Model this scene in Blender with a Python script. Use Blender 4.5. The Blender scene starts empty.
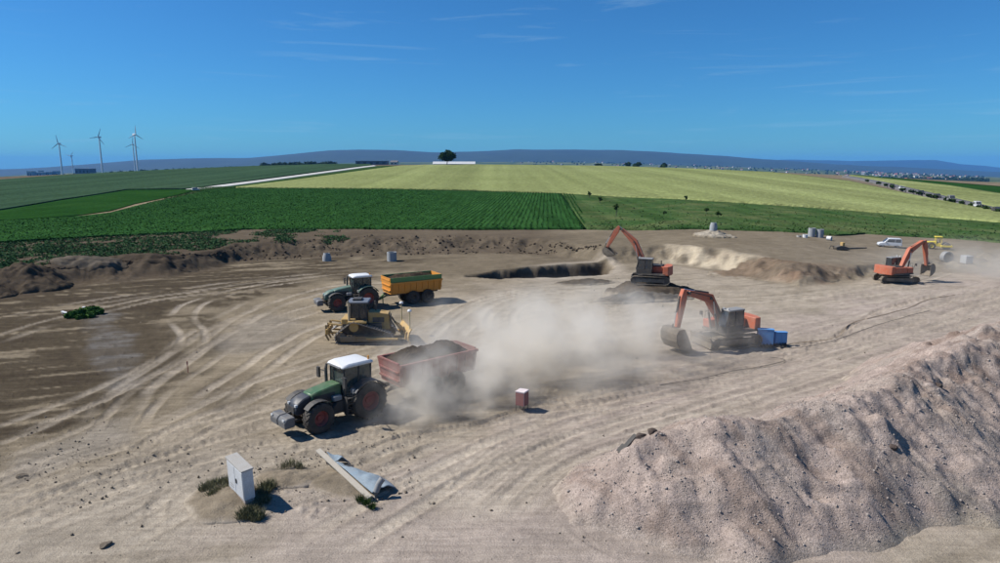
import bpy, bmesh, math, random
import numpy as np
from mathutils import Vector, Matrix
random.seed(7)
rng = np.random.default_rng(11)
scene = bpy.context.scene
COL = scene.collection
R = math.radians

# ------------------------------------------------------------------ camera, sky, sun, exposure
CAM_H, PITCH, F = 13.5, R(10.1), 652.0          # F in pixels of a 1000 px wide frame
cd = bpy.data.cameras.new('camera'); cam = bpy.data.objects.new('camera', cd); COL.objects.link(cam)
cam.location = (0, 0, CAM_H); cam.rotation_euler = (R(90) - PITCH, 0, 0)
cd.sensor_fit = 'HORIZONTAL'; cd.angle = 2 * math.atan(500 / F); cd.clip_start = 0.5; cd.clip_end = 80000
scene.camera = cam

SUN_EL, SUN_AZ = R(47), R(174)                  # azimuth of the sun measured ccw from +X (it stands to the left, a little behind the scene)
sun_dir = Vector((math.cos(SUN_EL) * math.cos(SUN_AZ), math.cos(SUN_EL) * math.sin(SUN_AZ), math.sin(SUN_EL)))
w = bpy.data.worlds.new('World'); scene.world = w; w.use_nodes = True
nt = w.node_tree; nt.nodes.clear()
def wn(t): return nt.nodes.new(t)
sky = wn('ShaderNodeTexSky'); sky.sky_type = 'NISHITA'; sky.sun_disc = False
sky.sun_elevation = SUN_EL; sky.sun_rotation = R(90) - SUN_AZ
sky.altitude = 250; sky.air_density = 1.0; sky.dust_density = 0.3; sky.ozone_density = 5.0
bg = wn('ShaderNodeBackground'); bg.inputs[1].default_value = 0.08
wo = wn('ShaderNodeOutputWorld')
tc = wn('ShaderNodeTexCoord')
def cirrus(scale_xyz, rot, scale, lo, hi, amount):
    mp = wn('ShaderNodeMapping'); mp.inputs['Scale'].default_value = scale_xyz; mp.inputs['Rotation'].default_value = rot
    nt.links.new(tc.outputs['Generated'], mp.inputs['Vector'])
    nz = wn('ShaderNodeTexNoise'); nz.inputs['Scale'].default_value = scale; nz.inputs['Detail'].default_value = 6
    nz.inputs['Roughness'].default_value = 0.62; nz.inputs['Distortion'].default_value = 0.6
    nt.links.new(mp.outputs['Vector'], nz.inputs['Vector'])
    mr = wn('ShaderNodeMapRange'); mr.inputs['From Min'].default_value = lo; mr.inputs['From Max'].default_value = hi
    mr.inputs['To Max'].default_value = amount; nt.links.new(nz.outputs[0], mr.inputs['Value'])
    return mr
c1 = cirrus((1.0, 1.0, 9.0), (0.05, 0.03, 0.4), 4.2, 0.62, 0.90, 0.40)
c2 = cirrus((1.4, 1.0, 26.0), (-0.03, 0.05, 1.0), 3.0, 0.58, 0.88, 0.34)
ad = wn('ShaderNodeMath'); ad.operation = 'ADD'; ad.use_clamp = True
nt.links.new(c1.outputs[0], ad.inputs[0]); nt.links.new(c2.outputs[0], ad.inputs[1])
mx = wn('ShaderNodeMix'); mx.data_type = 'RGBA'; mx.inputs['B'].default_value = (3.6, 5.6, 7.2, 1)
tint = wn('ShaderNodeMix'); tint.data_type = 'RGBA'; tint.blend_type = 'MULTIPLY'; tint.inputs['Factor'].default_value = 1
tint.inputs['B'].default_value = (0.27, 0.69, 1.02, 1)
nt.links.new(sky.outputs[0], tint.inputs['A'])
nt.links.new(ad.outputs[0], mx.inputs['Factor']); nt.links.new(tint.outputs['Result'], mx.inputs['A'])
nt.links.new(mx.outputs['Result'], bg.inputs[0]); nt.links.new(bg.outputs[0], wo.inputs[0])

ld = bpy.data.lights.new('sun', 'SUN'); sl = bpy.data.objects.new('sun', ld); COL.objects.link(sl)
ld.energy = 5.0; ld.angle = R(0.5); ld.color = (1.0, 0.955, 0.88)
sl.rotation_euler = sun_dir.to_track_quat('Z', 'Y').to_euler(); sl.location = (-60, 20, 80)

scene.view_settings.view_transform = 'Standard'; scene.view_settings.look = 'None'
scene.view_settings.exposure = 0.38; scene.view_settings.gamma = 1.0
scene.view_settings.use_curve_mapping = False
scene.render.engine = 'CYCLES'
cy = scene.cycles
cy.use_denoising = True; cy.max_bounces = 6; cy.volume_bounces = 4; cy.transparent_max_bounces = 12
cy.volume_max_steps = 256; cy.volume_step_rate = 1.0
try: cy.denoising_prefilter = 'ACCURATE'
except Exception: pass

# ------------------------------------------------------------------ numbers: noise, picture <-> place
def _hash(ix, iy, seed):
    h = (ix.astype(np.int64) * 374761393 + iy.astype(np.int64) * 668265263 + seed * 974634777) & 0xffffffff
    h = ((h ^ (h >> 13)) * 1274126177) & 0xffffffff
    h = ((h ^ (h >> 16)) * 2246822519) & 0xffffffff
    return ((h ^ (h >> 15)) & 0xffffff) / float(0xffffff)
def vnoise(x, y, seed=0):
    x = np.asarray(x, float); y = np.asarray(y, float)
    ix, iy = np.floor(x), np.floor(y); fx, fy = x - ix, y - iy
    fx = fx * fx * (3 - 2 * fx); fy = fy * fy * (3 - 2 * fy)
    a = _hash(ix, iy, seed); b = _hash(ix + 1, iy, seed); c = _hash(ix, iy + 1, seed); d = _hash(ix + 1, iy + 1, seed)
    return (a * (1 - fx) + b * fx) * (1 - fy) + (c * (1 - fx) + d * fx) * fy
def fbm(x, y, oct=4, seed=0, rough=0.5):
    s = 0.0; a = 1.0; n = 0.0; x = np.asarray(x, float); y = np.asarray(y, float)
    for i in range(oct):
        s = s + a * vnoise(x, y, seed + i * 17); n += a; a *= rough
        x, y = 1.97 * x + 0.31 * y + 5.2, 1.97 * y - 0.31 * x + 1.3
    return s / n                                     # 0..1
def sstep(a, b, x):
    t = np.clip((np.asarray(x, float) - a) / (b - a), 0, 1); return t * t * (3 - 2 * t)
CP, SP = math.cos(PITCH), math.sin(PITCH)
def ray(px, py):
    u = -(np.asarray(py, float) - 281.5) / F; s = (np.asarray(px, float) - 500) / F
    return s, CP + SP * u, -SP + CP * u
def G(px, py, z=0.0):                                # point of the plane at height z seen at that pixel of the photograph
    dx, dy, dz = ray(px, py); t = (z - CAM_H) / dz
    return np.stack([dx * t, dy * t, np.zeros_like(t) + z], -1)
def project(x, y, z):
    dz = z - CAM_H; d = y * CP - dz * SP; u = y * SP + dz * CP
    return 500 + F * x / d, 281.5 - F * u / d

# ------------------------------------------------------------------ shape of the land
BK = [(-260, 300, 292, 1.8), (-120, 292, 278, 1.8), (0, 286, 270, 1.8), (33, 283, 267, 1.8), (76, 278, 261, 1.8), (132, 272, 258, 1.8), (178, 267, 254, 1.8), (214, 263, 249, 1.8), (238, 260, 243, 1.9),
      (330, 256, 236, 2.0), (400, 255, 234.5, 2.0), (480, 253, 234, 1.9), (560, 254, 240, 1.8), (605, 257, 246, 1.8), (640, 259, 245, 1.9), (668, 262, 244, 2.1), (690, 267, 245, 2.2), (720, 271, 249, 2.1), (760, 277, 257, 1.9),
      (800, 281, 265, 1.6), (850, 279, 266, 1.1), (920, 272, 255, 0.7), (1000, 268, 250, 0.5), (1250, 280, 262, 0.4)]
_cr = np.array([G(a, c, h) for a, b, c, h in BK]); _to = np.array([G(a, b, 0) for a, b, c, h in BK]); _hb = np.array([k[3] for k in BK])
_crt, _tot = _cr[:, 0] / _cr[:, 1], _to[:, 0] / _to[:, 1]
def hB(t): return np.interp(t, _crt, _hb)
CRX = [(-150, 190), (0, 180), (60, 175.5), (140, 171.5), (250, 166.5), (330, 164.5), (450, 164), (600, 165.5), (700, 168.5), (780, 172), (850, 176), (900, 180), (1000, 187), (1150, 196)]
_ax = np.array([(p - 500) / F * 700 * CP for p, q in CRX]); _aa = np.array([CAM_H - (q - 165.4) * 700 / F for p, q in CRX])
PIT = [(470, 275.5), (500, 271.5), (530, 268), (565, 265), (604, 262.5), (611, 268), (606, 274), (560, 276.5), (500, 278.5)]
_pit = np.array([G(a, b, 0)[:2] for a, b in PIT])
def poly_sd(x, y, P):                                # signed distance to a polygon, inside negative
    d = np.full(np.shape(x), 1e9); ins = np.zeros(np.shape(x), bool); n = len(P)
    for i in range(n):
        a, b = P[i], P[(i + 1) % n]; e = b - a
        t = np.clip(((x - a[0]) * e[0] + (y - a[1]) * e[1]) / (e @ e), 0, 1)
        d = np.minimum(d, np.hypot(x - a[0] - t * e[0], y - a[1] - t * e[1]))
        c = (a[1] > y) != (b[1] > y)
        ins ^= c & (x < (b[0] - a[0]) * (y - a[1]) / (b[1] - a[1] + 1e-12) + a[0])
    return np.where(ins, -d, d)
def T(x, y, detail=True):                            # height of the land
    x = np.asarray(x, float); y = np.asarray(y, float); t = x / np.maximum(y, 1)
    yc = np.interp(t, _crt, _cr[:, 1]); yt = np.minimum(np.interp(t, _tot, _to[:, 1]), yc - 6.0); h = hB(t)
    wob = (fbm(x / 5, y / 5, 4, 3) - .5) * 4
    k = sstep(0, 1, (y + wob * sstep(0, 6, yc - yt) - yt) / np.maximum(yc - yt, 1))
    z = h * k
    S = sstep(150, 700, y); A = np.interp(x, _ax, _aa)
    z = z + (A - h) * S * (1 - 0.0 * y)
    far = sstep(720, 2600, y)
    z = z * (1 - far) - 62 * far + 118 * sstep(2600, 8200, y) * np.clip(1.25 - np.abs(t + .05) / .62, 0, 1) - 95 * sstep(2500, 11000, y) * np.clip(np.abs(t) / .77, 0, 1.3) ** 2
    if detail:
        near = 1 - sstep(130, 260, y)
        z = z + near * ((fbm(x / 14, y / 14, 3, 9) - .5) * .35 + (fbm(x / 2.2, y / 2.2, 3, 21) - .5) * .10)
        m = (y > 50) & (y < 130) & (np.abs(x) < 40)
        if np.any(m):
            xs, ys = np.where(m, x, 0), np.where(m, y, 0)
            sd = poly_sd(xs, ys, _pit) + (fbm(xs / 2.2, ys / 2.2, 4, 33) - .5) * 1.3
            z = z - np.where(m, 2.3 * sstep(.6, -.9, sd) + .3 * sstep(1.0, -1.3, sd) * (fbm(xs / .7, ys / .7, 3, 34) - .5), 0)
        b = k * (1 - k) * 4                              # rough face of the bank
        z = z + b * near * ((fbm(x / 2.4, y / 2.4, 4, 5) - .5) * 1.9 + (fbm(x / .8, y / .8, 3, 6) - .5) * .5)
    return z
def P(px, py, lim=705.0):                            # the land seen at that pixel
    dx, dy, dz = [float(v) for v in ray(px, py)]
    t = np.concatenate([np.arange(14, 200, .25), 200 * 1.004 ** np.arange(0, 900)])
    z = CAM_H + dz * t - T(dx * t, dy * t); i = np.argmax(z < 0)
    if z[i] >= 0 or dy * t[i] > lim: tt = lim / dy
    else:
        a, b = t[i - 1], t[i]; tt = a + (b - a) * z[i - 1] / (z[i - 1] - z[i])
    return Vector((dx * tt, dy * tt, float(T(dx * tt, dy * tt))))

# ------------------------------------------------------------------ materials
MATS = {}
def nodes_of(name):
    m = bpy.data.materials.new(name); m.use_nodes = True; n = m.node_tree
    return m, n, n.nodes['Principled BSDF'], n.nodes['Material Output']
def noise_node(n, scale, detail=4, rough=.55, vec=None, dist=0):
    z = n.nodes.new('ShaderNodeTexNoise'); z.inputs['Scale'].default_value = scale; z.inputs['Detail'].default_value = detail
    z.inputs['Roughness'].default_value = rough; z.inputs['Distortion'].default_value = dist
    if vec is not None: n.links.new(vec, z.inputs['Vector'])
    return z
def ramp(n, fac, stops):
    r = n.nodes.new('ShaderNodeValToRGB'); e = r.color_ramp.elements
    e[0].position, e[0].color = stops[0][0], (*stops[0][1], 1); e[1].position, e[1].color = stops[1][0], (*stops[1][1], 1)
    for p, c in stops[2:]:
        k = e.new(p); k.color = (*c, 1)
    n.links.new(fac, r.inputs[0]); return r
def mixn(n, fac, a, b, blend='MIX'):
    m = n.nodes.new('ShaderNodeMix'); m.data_type = 'RGBA'; m.blend_type = blend
    for s, v in (('Factor', fac), ('A', a), ('B', b)):
        if hasattr(v, 'is_output'): n.links.new(v, m.inputs[s])
        else: m.inputs[s].default_value = v if s == 'Factor' else (*v, 1)
    return m.outputs['Result']
def bump(n, b, height, strength, dist):
    k = n.nodes.new('ShaderNodeBump'); k.inputs['Strength'].default_value = strength; k.inputs['Distance'].default_value = dist
    n.links.new(height, k.inputs['Height']); n.links.new(k.outputs[0], b.inputs['Normal'])
def paint(name, col, rough=.45, metal=0.0, dirt=.35, dirt_col=(.30, .25, .19), scale=2.5):
    """painted or bare surface with dust and grime on it"""
    if name in MATS: return MATS[name]
    m, n, b, o = nodes_of(name)
    t = n.nodes.new('ShaderNodeTexCoord')
    z = noise_node(n, scale, 6, .65, t.outputs['Object']); z2 = noise_node(n, scale * 9, 4, .6, t.outputs['Object'])
    f = n.nodes.new('ShaderNodeMapRange'); f.inputs['From Min'].default_value = .38; f.inputs['From Max'].default_value = .75
    f.inputs['To Min'].default_value = dirt * .35; f.inputs['To Max'].default_value = min(1, dirt * 1.5); n.links.new(z.outputs[0], f.inputs['Value'])
    c = mixn(n, f.outputs[0], col, dirt_col)
    r = ramp(n, z2.outputs[0], [(.3, (.82, .82, .82)), (.7, (1.12, 1.12, 1.12))])
    c = mixn(n, 1.0, c, r.outputs[0], 'MULTIPLY')
    n.links.new(c, b.inputs['Base Color']); b.inputs['Metallic'].default_value = metal
    g = n.nodes.new('ShaderNodeMapRange'); g.inputs['To Min'].default_value = rough; g.inputs['To Max'].default_value = min(1, rough + .35)
    n.links.new(z.outputs[0], g.inputs['Value']); n.links.new(g.outputs[0], b.inputs['Roughness'])
    MATS[name] = m; return m
def glass(name, col, rough=.08):
    m, n, b, o = nodes_of(name)
    t = n.nodes.new('ShaderNodeTexCoord'); z = noise_node(n, 3, 5, .6, t.outputs['Object'])
    n.links.new(mixn(n, z.outputs[0], col, tuple(v * .6 + .05 for v in col)), b.inputs['Base Color'])
    b.inputs['Roughness'].default_value = rough; b.inputs['Specular IOR Level'].default_value = .8
    b.inputs['Alpha'].default_value = 1; MATS[name] = m; return m
def soil(name, c0, c1, c2, scale=1.0, rel=.08, clod=9.0):
    m, n, b, o = nodes_of(name); t = n.nodes.new('ShaderNodeNewGeometry'); v = t.outputs['Position']
    z = noise_node(n, .5 * scale, 6, .6, v); z2 = noise_node(n, clod * scale, 5, .7, v); vo = n.nodes.new('ShaderNodeTexVoronoi')
    vo.inputs['Scale'].default_value = 5 * scale; n.links.new(v, vo.inputs['Vector'])
    a = ramp(n, z.outputs[0], [(.3, c0), (.68, c2), (.5, c1)])
    s = ramp(n, z2.outputs[0], [(.25, (.62, .62, .62)), (.75, (1.3, 1.3, 1.3))])
    n.links.new(mixn(n, 1.0, a.outputs[0], s.outputs[0], 'MULTIPLY'), b.inputs['Base Color'])
    b.inputs['Roughness'].default_value = .95; b.inputs['Specular IOR Level'].default_value = 0.0
    h = n.nodes.new('ShaderNodeMath'); h.operation = 'ADD'; n.links.new(z2.outputs[0], h.inputs[0])
    h2 = n.nodes.new('ShaderNodeMath'); h2.operation = 'MULTIPLY'; h2.inputs[1].default_value = -.7; n.links.new(vo.outputs['Distance'], h2.inputs[0])
    n.links.new(h2.outputs[0], h.inputs[1]); bump(n, b, h.outputs[0], .9, rel); MATS[name] = m; return m
def leafy(name, c0, c1, c2, scale=1.0, trans=.0, fine=0.0):
    m, n, b, o = nodes_of(name); t = n.nodes.new('ShaderNodeNewGeometry'); v = t.outputs['Position']
    z = noise_node(n, scale, 5, .65, v); a = ramp(n, z.outputs[0], [(.3, c0), (.7, c2), (.5, c1)])
    c = a.outputs[0]
    if fine:
        z2 = noise_node(n, fine, 3, .7, v); s = ramp(n, z2.outputs[0], [(.3, (.6, .6, .6)), (.7, (1.35, 1.35, 1.35))])
        c = mixn(n, 1.0, c, s.outputs[0], 'MULTIPLY'); bump(n, b, z2.outputs[0], .8, .5 / fine * 1.2)
    n.links.new(c, b.inputs['Base Color']); b.inputs['Roughness'].default_value = .9; b.inputs['Specular IOR Level'].default_value = 0.0
    MATS[name] = m; return m

# ------------------------------------------------------------------ mesh helpers
def mesh_np(name, v, f, mat, kind=None, smooth=False, col=None, parent=None):
    me = bpy.data.meshes.new(name); v = np.ascontiguousarray(v, np.float32); f = np.ascontiguousarray(f, np.int32)
    me.vertices.add(len(v)); me.vertices.foreach_set('co', v.ravel()); k = f.shape[1]
    me.loops.add(f.size); me.loops.foreach_set('vertex_index', f.ravel()); me.polygons.add(len(f))
    me.polygons.foreach_set('loop_start', np.arange(0, f.size, k, dtype=np.int32))
    try: me.polygons.foreach_set('loop_total', np.full(len(f), k, np.int32))
    except Exception: pass
    if smooth: me.polygons.foreach_set('use_smooth', np.ones(len(f), bool))
    me.update(calc_edges=True); me.validate()
    if col is not None:
        a = me.attributes.new('Col', 'FLOAT_COLOR', 'POINT'); c = np.ones((len(v), 4), np.float32); c[:, :3] = col; a.data.foreach_set('color', c.ravel())
    me.materials.append(mat); ob = bpy.data.objects.new(name, me); COL.objects.link(ob)
    if kind: ob['kind'] = kind
    if parent: ob.parent = parent
    return ob
def grid_faces(nr, nc):
    i = np.arange(nr - 1)[:, None] * nc + np.arange(nc - 1)[None]; return np.stack([i, i + 1, i + nc + 1, i + nc], -1).reshape(-1, 4)
def tag(o, label, cat=None, group=None, kind=None):
    if label: o['label'] = label
    if cat: o['category'] = cat
    if group: o['group'] = group
    if kind: o['kind'] = kind
    return o
def thing(name, label, cat, loc=(0, 0, 0), rz=0.0, group=None, scale=1.0):
    o = bpy.data.objects.new(name, None); COL.objects.link(o); o.location = loc; o.rotation_euler = (0, 0, rz); o.scale = (scale,) * 3
    o.empty_display_size = .3
    return tag(o, label, cat, group)
class MB:
    def __init__(s): s.v = []; s.f = []
    def add(s, v, f):
        n = len(s.v); s.v += [tuple(p) for p in v]; s.f += [[i + n for i in q] for q in f]; return s
    def box(s, x0, x1, y0, y1, z0, z1, m=None):
        v = [Vector((x, y, z)) for z in (z0, z1) for y in (y0, y1) for x in (x0, x1)]
        if m is not None: v = [m @ p for p in v]
        return s.add(v, [(0, 2, 3, 1), (4, 5, 7, 6), (0, 1, 5, 4), (2, 6, 7, 3), (0, 4, 6, 2), (1, 3, 7, 5)])
    def prism(s, prof, y0, y1, taper=None, m=None):       # profile in x,z extruded along y
        n = len(prof); a = [Vector((x, y0, z)) for x, z in prof]; b = [Vector((x, y1, z)) for x, z in (taper or prof)]
        v = a + b
        if m is not None: v = [m @ p for p in v]
        return s.add(v, [list(range(n)), list(range(2 * n - 1, n - 1, -1))] + [(i, i + n, (i + 1) % n + n, (i + 1) % n) for i in range(n)])
    def tube(s, pts, r, n=8):
        pts = [Vector(p) for p in pts]; rr = r if isinstance(r, (list, tuple)) else [r] * len(pts); v = []; up = Vector((0, 0, 1))
        for i, p in enumerate(pts):
            d = (pts[min(i + 1, len(pts) - 1)] - pts[max(i - 1, 0)]).normalized()
            a = d.cross(up if abs(d.z) < .95 else Vector((1, 0, 0))).normalized(); b = d.cross(a)
            v += [p + a * math.cos(2 * math.pi * k / n) * rr[i] + b * math.sin(2 * math.pi * k / n) * rr[i] for k in range(n)]
        f = [(i * n + k, i * n + (k + 1) % n, (i + 1) * n + (k + 1) % n, (i + 1) * n + k) for i in range(len(pts) - 1) for k in range(n)]
        f += [list(range(n))[::-1], [len(v) - n + k for k in range(n)]]
        return s.add(v, f)
    def lathe(s, prof, n=24, c=(0, 0, 0), axis='y', cap=True):      # profile (radius, along)
        v = []; c = Vector(c)
        for r, h in prof:
            for k in range(n):
                a = 2 * math.pi * k / n; q = (r * math.cos(a), h, r * math.sin(a)) if axis == 'y' else ((r * math.cos(a), r * math.sin(a), h) if axis == 'z' else (h, r * math.cos(a), r * math.sin(a)))
                v.append(c + Vector(q))
        m = len(prof); f = [(i * n + k, i * n + (k + 1) % n, (i + 1) * n + (k + 1) % n, (i + 1) * n + k) for i in range(m - 1) for k in range(n)]
        if cap and prof[0][0] > 1e-6: f.append(list(range(n))[::-1])
        if cap and prof[-1][0] > 1e-6: f.append([(m - 1) * n + k for k in range(n)])
        return s.add(v, f)
    def build(s, name, mat, parent=None, bevel=0.0, smooth=False, loc=None, rot=None):
        me = bpy.data.meshes.new(name); me.from_pydata(s.v, [], s.f); me.update()
        bm = bmesh.new(); bm.from_mesh(me); bmesh.ops.remove_doubles(bm, verts=bm.verts, dist=1e-5)
        bmesh.ops.recalc_face_normals(bm, faces=bm.faces)
        if bevel:
            ed = [e for e in bm.edges if len(e.link_faces) == 2 and e.calc_face_angle(0) > .5]
            bmesh.ops.bevel(bm, geom=ed, offset=bevel, offset_type='OFFSET', segments=1, affect='EDGES', clamp_overlap=True)
        bm.to_mesh(me); bm.free()
        if smooth:
            for q in me.polygons: q.use_smooth = True
            try: me.set_sharp_from_angle(angle=R(38))
            except Exception: pass
        me.materials.append(mat); o = bpy.data.objects.new(name, me); COL.objects.link(o)
        if parent: o.parent = parent
        if loc is not None: o.location = loc
        if rot is not None: o.rotation_euler = rot
        return o
def copy_part(o, parent, loc=None, rot=None, scale=None):
    c = o.copy(); COL.objects.link(c); c.parent = parent
    if loc is not None: c.location = loc
    if rot is not None: c.rotation_euler = rot
    if scale is not None: c.scale = scale
    for ch in [k for k in o.children]: copy_part(ch, c)
    return c
# ------------------------------------------------------------------ ground sheet: tracks, soils
def res(pts, n=None, step=.6):                       # smooth resample of a list of points
    p = np.array(pts, float); m = len(p)
    q = np.vstack([2 * p[0] - p[1], p, 2 * p[-1] - p[-2]]); out = []
    for i in range(m - 1):
        a, b, c, d = q[i:i + 4]; k = max(3, int(np.hypot(*(c - b)[:2]) / step)); k = min(k, 40)
        for s in np.linspace(0, 1, k, endpoint=False):
            out.append(.5 * (2 * b + (c - a) * s + (2 * a - 5 * b + 4 * c - d) * s * s + (3 * b - 3 * c + d - a) * s ** 3))
    out.append(p[-1]); return np.array(out)
rows = np.concatenate([np.array([1500, 1250, 1050, 900, 800, 720, 670, 640, 620, 610, 605]), np.arange(600, 226, -1.25)])
yr = np.array([G(500, r, 0)[1] for r in rows]); yr = np.unique(np.concatenate([yr, np.arange(72, 138, .42)])); yr = yr[np.concatenate([[True], np.diff(yr) > .04])]
yr = np.concatenate([yr, yr[-1] * 1.025 ** np.arange(1, 75), yr[-1] * 1.025 ** 75 * 1.09 ** np.arange(1, 37)])
tcs = np.concatenate([np.linspace(-2.6, -.93, 24, endpoint=False), np.linspace(-.93, .93, 800), np.linspace(.93, 2.6, 25)[1:]])
X = yr[:, None] * tcs[None]; Y = np.repeat(yr[:, None], len(tcs), 1)
Z = T(X, Y)
PX, PY = project(X, Y, np.zeros_like(X))
def blob(cx, cy, rx, ry, rot=0, soft=.5, warp=.35, seed=1):
    a = R(rot); dx, dy = PX - cx, PY - cy; u = (dx * math.cos(a) + dy * math.sin(a)) / rx; v = (-dx * math.sin(a) + dy * math.cos(a)) / ry
    return sstep(1 + soft / 2, 1 - soft / 2, np.hypot(u, v) + (fbm(X / 3, Y / 3, 4, seed) - .5) * warp * 2)
pale = np.zeros_like(X); dark = np.zeros_like(X); rutrim = np.zeros_like(X)
def track(pts, gauge=1.9, width=.34, depth=.05, pal=.8, lug=.012, rough=1.0, seed=0, fadein=True):
    wpts = np.array([G(a, b, 0)[:2] for a, b in pts]); c = res(wpts, step=.8)
    d = np.gradient(c, axis=0); L = np.hypot(d[:, 0], d[:, 1]); nrm = np.stack([-d[:, 1], d[:, 0]], 1) / L[:, None]
    lx0, lx1, ly0, ly1 = c[:, 0].min() - 3, c[:, 0].max() + 3, c[:, 1].min() - 3, c[:, 1].max() + 3
    rr = np.where((yr > ly0) & (yr < ly1))[0]
    if not len(rr): return
    r0, r1 = rr[0], rr[-1] + 1; x, y = X[r0:r1], Y[r0:r1]
    best = np.full(x.shape, 1e9); sd = np.zeros_like(x); al = np.zeros_like(x); s0 = 0.0
    for i in range(len(c) - 1):
        a, b = c[i], c[i + 1]; e = b - a; l = math.hypot(*e)
        m = (x > min(a[0], b[0]) - 2.6) & (x < max(a[0], b[0]) + 2.6) & (y > min(a[1], b[1]) - 2.6) & (y < max(a[1], b[1]) + 2.6)
        if m.any():
            xs, ys = x[m], y[m]; t = np.clip(((xs - a[0]) * e[0] + (ys - a[1]) * e[1]) / (l * l), 0, 1)
            qx, qy = xs - a[0] - t * e[0], ys - a[1] - t * e[1]; dd = np.hypot(qx, qy); bb = best[m]; k = dd < bb
            bb[k] = dd[k]; best[m] = bb; s = sd[m]; s[k] = (np.sign(e[0] * qy - e[1] * qx) * dd)[k]; sd[m] = s
            q = al[m]; q[k] = (s0 + t * l)[k]; al[m] = q
        s0 += l
    end = sstep(0, 4, al) * sstep(0, 4, s0 - al) if fadein else 1
    amp = sstep(.25, .6, fbm(al / 5 + seed * 3.1, sd * .3 + seed, 3, 40 + seed)) * end
    for g in ((-gauge / 2, gauge / 2) if gauge else (0,)):
        q = np.abs(sd - g - (fbm(al / 4, np.zeros_like(al) + seed + g, 2, 60) - .5) * .35) / width
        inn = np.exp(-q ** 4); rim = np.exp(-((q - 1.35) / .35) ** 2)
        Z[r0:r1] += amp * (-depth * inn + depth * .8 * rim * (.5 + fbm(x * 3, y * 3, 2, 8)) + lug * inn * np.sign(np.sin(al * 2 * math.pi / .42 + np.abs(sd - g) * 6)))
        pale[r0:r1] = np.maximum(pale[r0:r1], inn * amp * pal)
        rutrim[r0:r1] = np.maximum(rutrim[r0:r1], rim * amp * .6 * rough)
TR = [[(-60, 512), (80, 464), (200, 433), (300, 405), (400, 372), (480, 345), (560, 322), (640, 300)],
      [(-60, 540), (80, 490), (200, 452), (330, 420), (450, 402), (560, 393), (660, 376), (800, 346), (900, 320), (1010, 290)],
      [(-60, 560), (60, 512), (160, 474), (260, 444), (350, 424), (450, 396), (540, 370)],
      [(260, 490), (380, 440), (470, 414), (560, 402), (640, 386), (760, 360), (860, 334), (1010, 298)],
      [(100, 432), (128, 396), (165, 366), (205, 340), (250, 316), (300, 297), (350, 286), (420, 284)],
      [(114, 436), (140, 402), (180, 372), (230, 342), (280, 320), (340, 302)],
      [(190, 352), (194, 335), (182, 318), (200, 302), (250, 287), (320, 278), (420, 271)],
      [(-60, 450), (50, 415), (120, 385), (170, 357), (215, 325), (260, 300)], [(-60, 472), (60, 428), (130, 394)],
      [(150, 440), (250, 392), (330, 364), (400, 347), (470, 338)], [(120, 470), (200, 424), (270, 398), (340, 372), (420, 350)],
      [(520, 480), (620, 428), (760, 388), (900, 342), (1050, 290)], [(480, 520), (560, 452), (680, 414), (830, 372), (1000, 318)],
      [(440, 345), (462, 322), (480, 306), (520, 294), (600, 288), (680, 294)], [(420, 340), (450, 316), (480, 300), (540, 288)], [(500, 330), (505, 312), (530, 300), (590, 296)],
      [(680, 300), (760, 300), (850, 292), (950, 282)], [(620, 330), (720, 318), (830, 305), (960, 288)],
      [(0, 322), (80, 305), (180, 290), (260, 280), (360, 270)], [(-20, 345), (60, 322), (150, 300), (230, 288)],
      [(60, 560), (150, 520), (230, 470), (300, 440)], [(180, 540), (185, 500), (205, 470), (240, 450)], [(300, 560), (420, 490), (520, 440), (640, 400)],
      [(280, 520), (340, 500), (420, 470), (500, 430), (600, 408)], [(820, 300), (880, 290), (950, 270), (1010, 262)], [(820, 262), (900, 262), (1000, 268)],
      [(270, 420), (330, 388), (390, 356), (440, 320), (470, 300)], [(200, 410), (250, 372), (320, 330), (400, 312)]]
for i, p in enumerate(TR):
    track(p, gauge=random.uniform(1.8, 2.2), width=random.uniform(.28, .42), depth=random.uniform(.02, .05), pal=random.uniform(.5, .95), lug=.010, seed=i)
for i in range(34):                                   # more passes along the haul route
    p = random.choice(TR[:4] + TR[9:13] + TR[3:4]); dx, dy = random.uniform(-25, 25), random.uniform(-16, 14)
    track([(a + dx + random.uniform(-8, 8), b + dy + random.uniform(-3, 3)) for a, b in p], gauge=random.uniform(1.7, 2.3), width=random.uniform(.22, .4), depth=random.uniform(.008, .028), pal=random.uniform(.3, .8), lug=.006, seed=40 + i)
for i, p in enumerate([[(330, 462), (400, 438), (450, 428), (520, 412)], [(240, 520), (290, 508), (330, 497), (372, 490)], [(120, 534), (150, 520), (175, 512)], [(520, 410), (600, 400), (680, 384), (750, 360)],
                       [(380, 440), (470, 425), (520, 410), (560, 396)], [(760, 352), (830, 338), (880, 310), (930, 298), (960, 296)], [(560, 520), (590, 545), (640, 565)]]):
    track(p, gauge=0, width=.16, depth=.10, pal=.0, lug=0, rough=1.5, seed=90 + i)          # edges scraped by blades
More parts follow.
